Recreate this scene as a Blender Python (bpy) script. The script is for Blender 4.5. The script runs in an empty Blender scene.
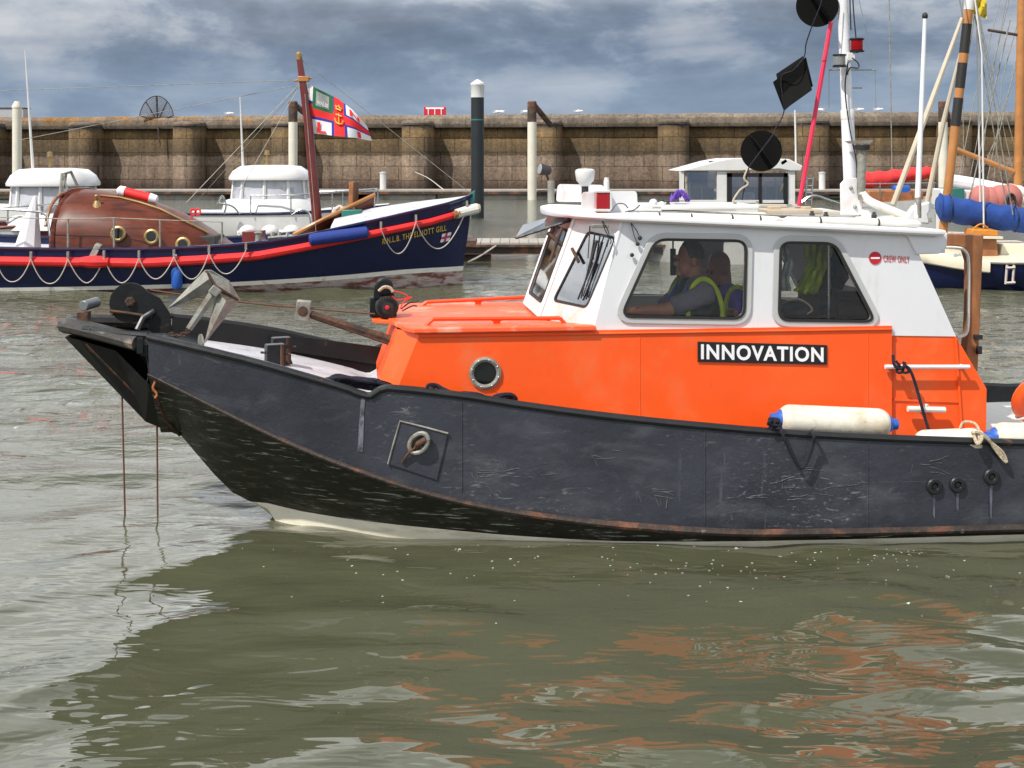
import bpy, bmesh, math, random
from mathutils import Vector, Matrix, noise
from mathutils.bvhtree import BVHTree
import numpy as np
random.seed(7)
PI = math.pi
R = math.radians
S = bpy.context.scene
COL = S.collection

# ------------------------------------------------------------------ camera
FPX, HCAM, YH = 1300.0, 2.1, 160.0          # focal length in pixels, eye height above the water, horizon row
cam = bpy.data.objects.new('camera', bpy.data.cameras.new('camera'))
COL.objects.link(cam); S.camera = cam
cam.location = (0, 0, HCAM); cam.rotation_euler = (R(90), 0, 0)
cam.data.sensor_width = 36; cam.data.lens = 36 * FPX / 1024
cam.data.shift_y = -(384 - YH) / 1024
cam.data.clip_end = 6000; cam.data.clip_start = 0.1

# ------------------------------------------------------------------ light
SUN_EL, SUN_AZ = R(52), R(47)               # azimuth measured to the left from straight behind the camera
sd = Vector((-math.sin(SUN_AZ) * math.cos(SUN_EL), -math.cos(SUN_AZ) * math.cos(SUN_EL), math.sin(SUN_EL)))
sun = bpy.data.objects.new('sun', bpy.data.lights.new('sun', 'SUN'))
COL.objects.link(sun)
sun.data.energy = 4.9; sun.data.angle = R(0.6); sun.data.color = (1, .95, .87)
sun.rotation_euler = sd.to_track_quat('Z', 'Y').to_euler()
S.view_settings.view_transform = 'Standard'; S.view_settings.look = 'None'
S.view_settings.exposure = 0.10; S.view_settings.gamma = 1
S.view_settings.use_curve_mapping = False

w = bpy.data.worlds.new('World'); S.world = w; w.use_nodes = True
nt = w.node_tree; nt.nodes.clear()
def N(t, typ, **kw):
    n = t.nodes.new(typ)
    for k, v in kw.items():
        if k.startswith('i_'):
            key = k[2:]; key = int(key) if key.isdigit() else key.replace('_', ' ')
            n.inputs[key].default_value = v
        else: setattr(n, k, v)
    return n
def ramp(t, fac, stops, interp='LINEAR'):
    r = N(t, 'ShaderNodeValToRGB'); r.color_ramp.interpolation = interp
    el = r.color_ramp.elements
    while len(el) < len(stops): el.new(0.5)
    for e, (p, c) in zip(el, stops):
        e.position = p; e.color = (c, c, c, 1) if not hasattr(c, '__len__') else (*c, 1)
    t.links.new(fac, r.inputs[0]); return r.outputs[0]
def mix(t, fac, a, b, blend='MIX'):
    m = N(t, 'ShaderNodeMix', data_type='RGBA', blend_type=blend)
    for s, v in ((0, fac), (6, a), (7, b)):
        if isinstance(v, bpy.types.NodeSocket): t.links.new(v, m.inputs[s])
        else: m.inputs[s].default_value = v if not hasattr(v, '__len__') else (*v, 1)
    return m.outputs[2]
def mth(t, op, a, b=0.0, c=0.0):
    m = N(t, 'ShaderNodeMath', operation=op)
    for s, v in enumerate((a, b, c)):
        if isinstance(v, bpy.types.NodeSocket): t.links.new(v, m.inputs[s])
        else: m.inputs[s].default_value = v
    return m.outputs[0]

sky = N(nt, 'ShaderNodeTexSky', sky_type='NISHITA', sun_disc=False, sun_elevation=SUN_EL,
        sun_rotation=math.atan2(sd.x, sd.y), altitude=0, air_density=1.2, dust_density=1.2, ozone_density=1.0)
tc = N(nt, 'ShaderNodeTexCoord')
mp = N(nt, 'ShaderNodeMapping'); mp.inputs['Scale'].default_value = (2.2, 2.2, 5.2)
mp.inputs['Location'].default_value = (1.3, 0.2, 0.45)
nt.links.new(tc.outputs['Generated'], mp.inputs[0])
n1 = N(nt, 'ShaderNodeTexNoise', i_Scale=3.1, i_Detail=10, i_Roughness=.58, i_Distortion=.15)
nt.links.new(mp.outputs[0], n1.inputs['Vector'])
mp2 = N(nt, 'ShaderNodeMapping'); mp2.inputs['Scale'].default_value = (1.2, 1.2, 9.0)
mp2.inputs['Location'].default_value = (4.1, 2.7, 0.3)
nt.links.new(tc.outputs['Generated'], mp2.inputs[0])
n2 = N(nt, 'ShaderNodeTexNoise', i_Scale=1.6, i_Detail=7, i_Roughness=.55, i_Distortion=.3)
nt.links.new(mp2.outputs[0], n2.inputs['Vector'])
sx = N(nt, 'ShaderNodeSeparateXYZ'); nt.links.new(tc.outputs['Generated'], sx.inputs[0])
# cloud body: dark blue-grey undersides to pale tops
cloud = ramp(nt, n1.outputs[0], [(.38, (1.75, 2.15, 2.8)), (.47, (2.35, 2.9, 3.75)), (.495, (2.9, 3.45, 4.3)), (.53, (3.8, 4.3, 5.0)), (.63, (5.2, 5.5, 6.0))])
high = ramp(nt, n1.outputs[0], [(.34, (9, 9.7, 10.4)), (.5, (15, 15.2, 15.4)), (.62, (22, 21.8, 21.4))])
band = ramp(nt, n2.outputs[0], [(.40, (.66, .68, .73)), (.56, (1.12, 1.09, 1.06))])
cloud = mix(nt, 1.0, cloud, band, 'MULTIPLY')
hz = ramp(nt, sx.outputs[2], [(.115, 0.0), (.19, 1.0), (.42, 1.0), (.62, .15)])
cloud = mix(nt, hz, cloud, high)
blue = mix(nt, .75, sky.outputs[0], (1.5, 2.7, 4.8))
cov = ramp(nt, n2.outputs[0], [(.30, .60), (.52, .97)])
low = ramp(nt, sx.outputs[2], [(.0, .35), (.05, .45), (.085, 1.0)])
cov = mth(nt, 'MULTIPLY', cov, low)
skyc = mix(nt, cov, blue, cloud)
bg = N(nt, 'ShaderNodeBackground', i_Strength=.10)
nt.links.new(skyc, bg.inputs[0])
wo = N(nt, 'ShaderNodeOutputWorld'); nt.links.new(bg.outputs[0], wo.inputs[0])

# ------------------------------------------------------------------ materials
def bsdf(name):
    m = bpy.data.materials.new(name); m.use_nodes = True
    t = m.node_tree; return m, t, t.nodes['Principled BSDF']
def pmat(name, col, rough=.5, metal=0, var=.12, vs=4, bump=.15, bs=40, c2=None, c2s=6, c2lo=.58, c2hi=.64, c2z=(1, 1, 1),
         c3=None, c3s=20, c3lo=.62, c3hi=.66, c3z=(1, 1, 1), spec=.5, rough2=None, bdist=.01):
    """painted / worn surface: base colour with soft variation, two optional layers of wear"""
    m, t, b = bsdf(name)
    co = N(t, 'ShaderNodeTexCoord').outputs['Object']
    nz = N(t, 'ShaderNodeTexNoise', i_Scale=vs, i_Detail=5, i_Roughness=.6); t.links.new(co, nz.inputs[0])
    v = ramp(t, nz.outputs[0], [(.25, 1 - var), (.75, 1 + var)])
    # ramp clamps colours above 1 in the UI only, values pass through
    c = mix(t, 1.0, col, v, 'MULTIPLY')
    rg = None
    for cc, s_, lo, hi, zz in ((c2, c2s, c2lo, c2hi, c2z), (c3, c3s, c3lo, c3hi, c3z)):
        if cc is None: continue
        mp = N(t, 'ShaderNodeMapping'); mp.inputs['Scale'].default_value = zz; t.links.new(co, mp.inputs[0])
        n_ = N(t, 'ShaderNodeTexNoise', i_Scale=s_, i_Detail=8, i_Roughness=.65, i_Distortion=.3); t.links.new(mp.outputs[0], n_.inputs[0])
        f = ramp(t, n_.outputs[0], [(lo, 0.0), (hi, 1.0)])
        c = mix(t, f, c, cc); rg = f
    t.links.new(c, b.inputs['Base Color'])
    if rough2 is not None and rg is not None:
        r_ = mth(t, 'MULTIPLY_ADD', rg, rough2 - rough, rough); t.links.new(r_, b.inputs['Roughness'])
    else:
        rn = ramp(t, nz.outputs[0], [(.3, max(.02, rough - .06)), (.7, min(1, rough + .08))]); t.links.new(rn, b.inputs['Roughness'])
    b.inputs['Metallic'].default_value = metal
    b.inputs['Specular IOR Level'].default_value = spec
    if bump:
        bn = N(t, 'ShaderNodeTexNoise', i_Scale=bs, i_Detail=4); t.links.new(co, bn.inputs[0])
        bp = N(t, 'ShaderNodeBump', i_Strength=bump, i_Distance=bdist); t.links.new(bn.outputs[0], bp.inputs['Height'])
        t.links.new(bp.outputs[0], b.inputs['Normal'])
    return m

M = {}
M['orange'] = pmat('orange_paint', (.88, .098, .012), .34, var=.07, vs=2.5, bump=.30, bs=3.5, c2=(.74, .17, .06), c2s=2.6, c2lo=.52, c2hi=.80, c2z=(1, 1, .8), c3=(.45, .12, .05), c3s=9, c3lo=.66, c3hi=.76, c3z=(1.6, 1.6, .22), bdist=.015)
M['orange_top'] = pmat('orange_deck_paint', (.88, .11, .03), .5, var=.08, vs=5, bump=.2, bs=60, c2=(.80, .45, .32), c2s=4, c2lo=.52, c2hi=.75)
M['white'] = pmat('white_paint', (.70, .71, .74), .32, var=.04, vs=2, bump=.2, bs=4, c2=(.58, .54, .50), c2s=6, c2lo=.56, c2hi=.85, c2z=(1, 1, .35), c3=(.52, .40, .30), c3s=11, c3lo=.66, c3hi=.78, c3z=(1.5, 1.5, .18))
M['white_stain'] = pmat('white_paint_rust_stained', (.71, .71, .72), .33, var=.04, vs=2, bump=.1, bs=9, c2=(.60, .33, .24), c2s=4.5, c2lo=.50, c2hi=.72, c2z=(1, 1, .6))
M['white_deck'] = pmat('white_deck_paint', (.50, .50, .53), .6, var=.15, vs=6, bump=.2, bs=60, c2=(.28, .28, .30), c2s=7, c2lo=.55, c2hi=.7)
M['white_dirty'] = pmat('weathered_white', (.68, .66, .60), .5, var=.08, vs=8, bump=.15, bs=30, c2=(.40, .33, .25), c2s=9, c2lo=.58, c2hi=.75)
M['gelcoat'] = pmat('white_gelcoat', (.62, .62, .61), .28, var=.05, vs=2, bump=.1, bs=5, c2=(.55, .53, .49), c2s=3, c2lo=.56, c2hi=.8, c2z=(1, 1, .4))
M['rail'] = pmat('black_rail', (.012, .013, .015), .38, var=.3, vs=9, bump=.25, bs=25, c2=(.10, .045, .02), c2s=10, c2lo=.66, c2hi=.72)
M['black'] = pmat('black_paint', (.007, .008, .009), .5, var=.3, vs=8, bump=.3, bs=20, c2=(.07, .035, .02), c2s=8, c2lo=.62, c2hi=.72, spec=.3)
M['blackcloth'] = pmat('black_canvas', (.005, .005, .005), .9, spec=.15, var=.2, vs=10, bump=.3, bs=80)
M['rubber'] = pmat('black_rubber', (.015, .015, .016), .6, bump=.1)
M['rust'] = pmat('rusty_steel', (.10, .048, .028), .8, .2, var=.4, vs=20, bump=.5, bs=60, c2=(.035, .025, .02), c2s=14, c2lo=.45, c2hi=.6)
M['galv'] = pmat('galvanised_steel', (.27, .27, .24), .6, .35, var=.3, vs=12, bump=.4, bs=30, c2=(.17, .12, .08), c2s=9, c2lo=.50, c2hi=.68)
M['steel'] = pmat('stainless_steel', (.6, .6, .6), .25, 1, var=.1, vs=10, bump=.05)
M['grey_frame'] = pmat('grey_window_frame', (.46, .47, .47), .45, var=.06, bump=.05)
M['darkrope'] = pmat('dark_blue_rope', (.012, .012, .025), .9, var=.4, vs=60, bump=1, bs=180)
M['paleropem'] = pmat('pale_rope', (.50, .42, .30), .9, var=.3, vs=60, bump=1, bs=150)
M['whiterope'] = pmat('white_rope', (.52, .46, .42), .85, var=.15, vs=40, bump=.5, bs=100)
M['wirerope'] = pmat('rusty_wire', (.14, .06, .035), .8, .1, var=.3, vs=60, bump=.5, bs=200)
M['wood'] = pmat('varnished_wood', (.30, .12, .045), .4, var=.35, vs=5, bump=.15, bs=30, c2=(.10, .055, .03), c2s=5, c2lo=.5, c2hi=.68, c2z=(1, 1, .15))
M['sparwood'] = pmat('spar_wood', (.40, .17, .05), .35, var=.2, vs=4, bump=.1)
M['mahog'] = pmat('mahogany', (.125, .027, .011), .42, spec=.35, var=.35, vs=3, bump=.05, bs=10, c2=(.045, .012, .008), c2s=5, c2lo=.46, c2hi=.66, c2z=(.2, 1, 3.5))
M['mastred'] = pmat('dark_red_varnish', (.13, .02, .018), .3, var=.2, vs=4, bump=.05)
M['navy'] = pmat('navy_paint', (.005, .010, .050), .22, var=.15, vs=1.5, bump=.06, bs=3)
M['redbelt'] = pmat('red_canvas', (.70, .018, .018), .6, var=.15, vs=5, bump=.35, bs=12)
M['redboot'] = pmat('antifouling_red', (.15, .045, .035), .7, var=.3, vs=3, bump=.2, c2=(.40, .33, .30), c2s=3, c2lo=.44, c2hi=.56, c2z=(1, 1, 4))
M['bluecover'] = pmat('blue_sail_cover', (.012, .052, .24), .8, var=.35, vs=3, bump=.5, bs=3, bdist=.08)
M['bluebag'] = pmat('blue_canvas', (.012, .035, .22), .75, var=.15, vs=6, bump=.4, bs=14)
M['redcover'] = pmat('red_sail_cover', (.62, .03, .03), .75, var=.15, vs=5, bump=.5, bs=8, bdist=.04)
M['pinkbag'] = pmat('faded_red_buoy', (.42, .14, .12), .7, var=.12, vs=6, bump=.3, bs=12)
M['redpole'] = pmat('red_pole', (.62, .02, .07), .4, var=.1, bump=.05)
M['yellow'] = pmat('yellow_cloth', (.50, .38, .02), .8, var=.2, vs=12, bump=.3, bs=30)
M['amber'] = pmat('orange_bag', (.55, .20, .02), .6, var=.12, vs=8, bump=.3, bs=20)
M['hivis'] = pmat('hivis_yellow', (.48, .62, .03), .75, var=.15, vs=14, bump=.4, bs=30)
M['skin'] = pmat('skin', (.42, .19, .125), .5, var=.1, vs=25, bump=.1, bs=120)
M['hair'] = pmat('short_hair', (.10, .075, .06), .8, var=.3, vs=60, bump=.6, bs=200)
M['greyshirt'] = pmat('grey_shirt', (.16, .15, .19), .85, var=.2, vs=14, bump=.4, bs=30)
M['blueshirt'] = pmat('purple_blue_shirt', (.14, .12, .55), .85, var=.15, vs=14, bump=.4, bs=30)
M['trouser'] = pmat('dark_trousers', (.02, .022, .03), .9, var=.2, vs=14, bump=.4, bs=30)
M['vest'] = pmat('dark_vest', (.018, .02, .025), .8, var=.2, vs=14, bump=.4, bs=30)
M['interior'] = pmat('cabin_lining_brown', (.055, .032, .022), .7, var=.3, vs=5, bump=.2)
M['darkint'] = pmat('cabin_dark_lining', (.03, .028, .028), .7, var=.3, vs=5, bump=.2)
M['blue'] = pmat('blue_plastic', (.02, .10, .42), .4, var=.1, bump=.1)
M['fenderw'] = pmat('scuffed_white_vinyl', (.70, .67, .57), .5, var=.10, vs=5, bump=.2, bs=25, c2=(.44, .36, .24), c2s=6, c2lo=.45, c2hi=.68, c3=(.25, .22, .18), c3s=22, c3lo=.64, c3hi=.70, c3z=(.5, 1, 1))
M['brass'] = pmat('brass', (.33, .23, .10), .4, .7, var=.2, bump=.05)
M['purple'] = pmat('purple_cloth', (.13, .05, .38), .8, var=.2, vs=20, bump=.4)
M['conc'] = pmat('concrete', (.36, .33, .29), .9, var=.2, vs=2, bump=.3, bs=20, c2=(.17, .14, .11), c2s=1.3, c2lo=.5, c2hi=.7)
M['deckboard'] = pmat('pontoon_deck', (.34, .31, .27), .85, var=.2, vs=3, bump=.3, bs=20)
M['darksteel'] = pmat('dark_pontoon_frame', (.05, .035, .028), .8, var=.35, vs=3, bump=.2, c2=(.16, .07, .04), c2s=3, c2lo=.5, c2hi=.6)
M['pilewhite'] = pmat('off_white_pile', (.62, .59, .50), .6, var=.1, vs=1.5, bump=.1, c2=(.36, .28, .18), c2s=1.5, c2lo=.6, c2hi=.8)
M['pileblack'] = pmat('black_pile_sleeve', (.008, .012, .015), .5, var=.2, vs=1.5, bump=.05)
M['whiteletter'] = pmat('white_lettering', (.80, .80, .82), .5, var=.02, bump=0)
M['signblack'] = pmat('black_sign', (.010, .010, .012), .35, var=.1, bump=0)
M['signred'] = pmat('red_sign', (.55, .012, .03), .4, var=.05, bump=0)
M['gold'] = pmat('gold_lettering', (.62, .42, .05), .4, var=.05, bump=0)
M['flagred'] = pmat('flag_red', (.74, .02, .02), .75, var=.06, bump=.1)
M['flagblue'] = pmat('flag_blue', (.02, .03, .28), .75, var=.06, bump=.1)
M['flagwhite'] = pmat('flag_white', (.74, .72, .75), .75, var=.03, bump=.1)
M['flaggreen'] = pmat('flag_green', (.02, .13, .05), .75, var=.1, bump=.1)
M['flaggrey'] = pmat('flag_print_grey', (.35, .38, .36), .75, var=.3, vs=30, bump=.1)
M['tan'] = pmat('tan_spar', (.50, .44, .34), .45, var=.1, bump=.05)
M['cream'] = pmat('cream_paint', (.68, .62, .48), .35, var=.06, vs=2, bump=.03)
M['foam'] = pmat('foam', (.50, .50, .45), .9, bump=0)
M['gull'] = pmat('gull_white', (.78, .78, .78), .8, bump=0)
M['gullgrey'] = pmat('gull_grey', (.35, .37, .40), .8, bump=0)
M['teal'] = pmat('dark_green_box', (.02, .14, .12), .5, bump=.05)

def hullmat():
    m, t, b = bsdf('black_hull_paint')
    g = N(t, 'ShaderNodeTexCoord').outputs['Object']
    n0 = N(t, 'ShaderNodeTexNoise', i_Scale=1.6, i_Detail=6, i_Roughness=.6); t.links.new(g, n0.inputs[0])
    c = ramp(t, n0.outputs[0], [(.3, (.022, .025, .035)), (.7, (.046, .050, .066))])
    def layer(c, scale, mp_s, lo, hi, col, det=9, dist=.4, loc=(0, 0, 0), msk=None):
        mp = N(t, 'ShaderNodeMapping'); mp.inputs['Scale'].default_value = mp_s; mp.inputs['Location'].default_value = loc
        t.links.new(g, mp.inputs[0])
        n = N(t, 'ShaderNodeTexNoise', i_Scale=scale, i_Detail=det, i_Roughness=.62, i_Distortion=dist); t.links.new(mp.outputs[0], n.inputs[0])
        f = ramp(t, n.outputs[0], [(lo, 0.0), (hi, 1.0)])
        if msk is not None: f = mth(t, 'MULTIPLY', f, msk)
        return mix(t, f, c, col), f
    # rubbed grey patches, long scrapes, vertical runs, rust spots
    c, f1 = layer(c, 2.4, (1, 1, 2), .50, .75, (.080, .086, .10))
    nm = N(t, 'ShaderNodeTexNoise', i_Scale=1.1, i_Detail=3); nmp = N(t, 'ShaderNodeMapping'); nmp.inputs['Location'].default_value = (3.3, 0, 1.7); t.links.new(g, nmp.inputs[0]); t.links.new(nmp.outputs[0], nm.inputs[0])
    mk = ramp(t, nm.outputs[0], [(.46, 0.0), (.60, 1.0)]); mk2 = ramp(t, nm.outputs[0], [(.40, 1.0), (.52, 0.0)])
    c, f2 = layer(c, 7, (.7, .7, 3.2), .60, .66, (.20, .20, .215), dist=2.6, msk=mk)
    c, f2b = layer(c, 22, (.6, .6, 1.6), .61, .66, (.17, .17, .18), dist=3.0, loc=(3, 1, 2), msk=mk)
    c, f2c = layer(c, 5, (.25, .25, 6), .66, .70, (.15, .15, .16), dist=.6, loc=(7, 1, 2), msk=mk2)
    c, f3 = layer(c, 5, (2.2, 2.2, .14), .66, .76, (.10, .11, .13), loc=(5, 2, 1))
    c, f4 = layer(c, 13, (1, 1, 1.5), .715, .74, (.24, .10, .05), loc=(1, 7, 1))
    t.links.new(c, b.inputs['Base Color'])
    rr = mth(t, 'MULTIPLY_ADD', n0.outputs[0], .35, .11); t.links.new(rr, b.inputs['Roughness'])
    bn = N(t, 'ShaderNodeTexNoise', i_Scale=2.5, i_Detail=3); t.links.new(g, bn.inputs[0])
    bn2 = N(t, 'ShaderNodeTexNoise', i_Scale=30, i_Detail=6, i_Distortion=1); t.links.new(g, bn2.inputs[0])
    bp = N(t, 'ShaderNodeBump', i_Strength=.6, i_Distance=.02); t.links.new(bn.outputs[0], bp.inputs['Height'])
    bp2 = N(t, 'ShaderNodeBump', i_Strength=.35, i_Distance=.006); t.links.new(bn2.outputs[0], bp2.inputs['Height'])
    t.links.new(bp.outputs[0], bp2.inputs['Normal']); t.links.new(bp2.outputs[0], b.inputs['Normal'])
    return m
M['hull'] = hullmat()
M['hull_low'] = pmat('scraped_lower_hull', (.010, .010, .009), .45, var=.4, vs=4, bump=.4, bs=22, c2=(.07, .066, .057), c2s=9, c2lo=.52, c2hi=.72, c2z=(.5, .5, 2.5),
                     c3=(.30, .29, .27), c3s=24, c3lo=.585, c3hi=.65, c3z=(.22, .22, 2.6))
M['strake'] = pmat('rusty_chine', (.035, .024, .019), .65, var=.4, vs=8, bump=.8, bs=25, c2=(.15, .060, .032), c2s=3.5, c2lo=.53, c2hi=.64, c3=(.24, .21, .18), c3s=14, c3lo=.62, c3hi=.68, c3z=(.5, 1, 1))
M['boot'] = pmat('pale_antifouling', (.72, .68, .55), .7, var=.15, vs=3, bump=.3, c2=(.34, .31, .20), c2s=4, c2lo=.54, c2hi=.76, c2z=(.5, .5, 3))

def glassmat(name, tint=(.75, .8, .8), refl=.5, dark=.25):
    m = bpy.data.materials.new(name); m.use_nodes = True; t = m.node_tree; t.nodes.clear()
    tr = N(t, 'ShaderNodeBsdfTransparent'); tr.inputs[0].default_value = (*tint, 1)
    gl = N(t, 'ShaderNodeBsdfGlossy', i_Roughness=.02); gl.inputs[0].default_value = (1, 1, 1, 1)
    fr = N(t, 'ShaderNodeFresnel', i_IOR=1.5)
    f = mth(t, 'MULTIPLY_ADD', fr.outputs[0], .8, dark * .1 - .02)
    mx = N(t, 'ShaderNodeMixShader'); t.links.new(f, mx.inputs[0])
    t.links.new(tr.outputs[0], mx.inputs[1]); t.links.new(gl.outputs[0], mx.inputs[2])
    o = N(t, 'ShaderNodeOutputMaterial'); t.links.new(mx.outputs[0], o.inputs[0]); return m
M['vinyl'] = pmat('clear_vinyl_window', (.42, .43, .47), .12, var=.35, vs=1.6, bump=.3, bs=2, c2=(.22, .23, .27), c2s=1.8, c2lo=.5, c2hi=.62)
M['glass'] = glassmat('window_glass', (.93, .93, .92))
M['glassdark'] = glassmat('tinted_window_glass', (.72, .75, .78), dark=2.2)
def lens(name, col, emi):
    m, t, b = bsdf(name); b.inputs['Base Color'].default_value = (*col, 1); b.inputs['Roughness'].default_value = .15
    b.inputs['Coat Weight'].default_value = .6
    return m
M['darkglass'] = pmat('dark_porthole_glass', (.008, .009, .009), .08, var=.1, bump=0)
M['redlens'] = lens('red_lens', (.36, .008, .012), 0)
M['clearlens'] = lens('grey_lens', (.30, .32, .32), 0)

def wallmat(name, coping=False):
    m, t, b = bsdf(name)
    g = N(t, 'ShaderNodeNewGeometry').outputs['Position']
    s = N(t, 'ShaderNodeSeparateXYZ'); t.links.new(g, s.inputs[0])
    cb = N(t, 'ShaderNodeCombineXYZ')
    t.links.new(s.outputs[0], cb.inputs[0]); t.links.new(s.outputs[2], cb.inputs[1])
    nz = N(t, 'ShaderNodeTexNoise', i_Scale=.8, i_Detail=8, i_Roughness=.65); t.links.new(g, nz.inputs[0])
    nb = N(t, 'ShaderNodeTexNoise', i_Scale=.22, i_Detail=4, i_Roughness=.6); t.links.new(g, nb.inputs[0])
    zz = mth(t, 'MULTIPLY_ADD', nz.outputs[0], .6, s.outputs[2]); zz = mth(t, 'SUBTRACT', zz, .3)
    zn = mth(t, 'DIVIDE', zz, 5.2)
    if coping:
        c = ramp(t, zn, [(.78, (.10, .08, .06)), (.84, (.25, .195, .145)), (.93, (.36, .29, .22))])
        lx = ramp(t, mth(t, 'MULTIPLY_ADD', s.outputs[0], -.02, .2), [(.25, 0.0), (.75, 1.0)])
        li = ramp(t, nz.outputs[0], [(.42, 0.0), (.58, 1.0)])
        lf = mth(t, 'MULTIPLY', lx, li); lf = mth(t, 'MULTIPLY', lf, ramp(t, zn, [(.83, 0.0), (.92, 1.0)]))
        c = mix(t, lf, c, (.48, .22, .035))
    else:
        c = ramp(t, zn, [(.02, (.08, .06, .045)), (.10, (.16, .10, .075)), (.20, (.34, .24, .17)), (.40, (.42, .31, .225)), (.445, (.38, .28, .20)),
                         (.46, (.16, .110, .060)), (.60, (.25, .168, .085)), (.72, (.36, .225, .095)), (.77, (.20, .14, .08)), (.80, (.08, .06, .045)), (.815, (.30, .24, .17))])  # dark stop just below the coping: its shadow line painted into the colour
    va = ramp(t, nb.outputs[0], [(.3, .46), (.7, .74)]); c = mix(t, 1.0, c, va, 'MULTIPLY')
    nf = N(t, 'ShaderNodeTexNoise', i_Scale=6, i_Detail=8, i_Roughness=.75); t.links.new(g, nf.inputs[0])
    vf = ramp(t, nf.outputs[0], [(.3, .45), (.7, 1.5)]); c = mix(t, 1.0, c, vf, 'MULTIPLY')
    # vertical water streaks
    mp = N(t, 'ShaderNodeMapping'); mp.inputs['Scale'].default_value = (1.6, 1.6, .12); t.links.new(g, mp.inputs[0])
    ns = N(t, 'ShaderNodeTexNoise', i_Scale=1.3, i_Detail=6, i_Roughness=.6); t.links.new(mp.outputs[0], ns.inputs[0])
    vs = ramp(t, ns.outputs[0], [(.38, .42), (.6, 1.1)]); c = mix(t, .55, c, vs, 'MULTIPLY')
    bk = None
    if not coping:
        br = N(t, 'ShaderNodeTexBrick', i_Scale=1.0); br.offset = .5
        br.inputs['Brick Width'].default_value = 1.75; br.inputs['Row Height'].default_value = .86
        br.inputs['Mortar Size'].default_value = .028; br.inputs['Mortar Smooth'].default_value = .4
        t.links.new(cb.outputs[0], br.inputs[0])
        br.inputs[1].default_value = (1.08, 1.08, 1.08, 1); br.inputs[2].default_value = (.82, .82, .82, 1); br.inputs[3].default_value = (.30, .28, .26, 1)
        c = mix(t, .9, c, br.outputs[0], 'MULTIPLY')
    t.links.new(c, b.inputs['Base Color']); b.inputs['Roughness'].default_value = .9
    bp = N(t, 'ShaderNodeBump', i_Strength=.7, i_Distance=.08); t.links.new(nf.outputs[0], bp.inputs['Height']); t.links.new(bp.outputs[0], b.inputs['Normal'])
    return m
M['wall'] = wallmat('harbour_masonry'); M['coping'] = wallmat('wall_coping', True)

def watermat():
    m, t, b = bsdf('harbour_water')
    g = N(t, 'ShaderNodeNewGeometry').outputs['Position']
    nz = N(t, 'ShaderNodeTexNoise', i_Scale=.35, i_Detail=4); t.links.new(g, nz.inputs[0])
    c = ramp(t, nz.outputs[0], [(.3, (.058, .062, .035)), (.7, (.080, .082, .048))])
    t.links.new(c, b.inputs['Base Color'])
    b.inputs['Roughness'].default_value = .02; b.inputs['IOR'].default_value = 1.46
    def bn(scale, sc, st, dist, prev=None, det=4, dd=0.5):
        mp = N(t, 'ShaderNodeMapping'); mp.inputs['Scale'].default_value = sc; t.links.new(g, mp.inputs[0])
        n = N(t, 'ShaderNodeTexNoise', i_Scale=scale, i_Detail=det, i_Roughness=.55, i_Distortion=dd); t.links.new(mp.outputs[0], n.inputs[0])
        bp = N(t, 'ShaderNodeBump', i_Strength=st, i_Distance=dist); t.links.new(n.outputs[0], bp.inputs['Height'])
        if prev: t.links.new(prev, bp.inputs['Normal'])
        return bp.outputs[0]
    p = bn(3.4, (.6, 1.5, 1), .35, .024, None, 2, 1.0)
    p = bn(9, (.45, 1.5, 1), .35, .006, p, 0, .8)
    # distance keeps the far water choppy
    sy = N(t, 'ShaderNodeSeparateXYZ'); t.links.new(g, sy.inputs[0])
    p2 = bn(4.5, (.5, 1.1, 1), 1.0, .11, p, 6)
    fy = ramp(t, mth(t, 'MULTIPLY', sy.outputs[1], .02), [(.13, 0.0), (.24, .6), (.6, 1.0)])
    mv = mix(t, fy, p, p2); t.links.new(mv, b.inputs['Normal'])
    return m
M['water'] = watermat()

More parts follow.
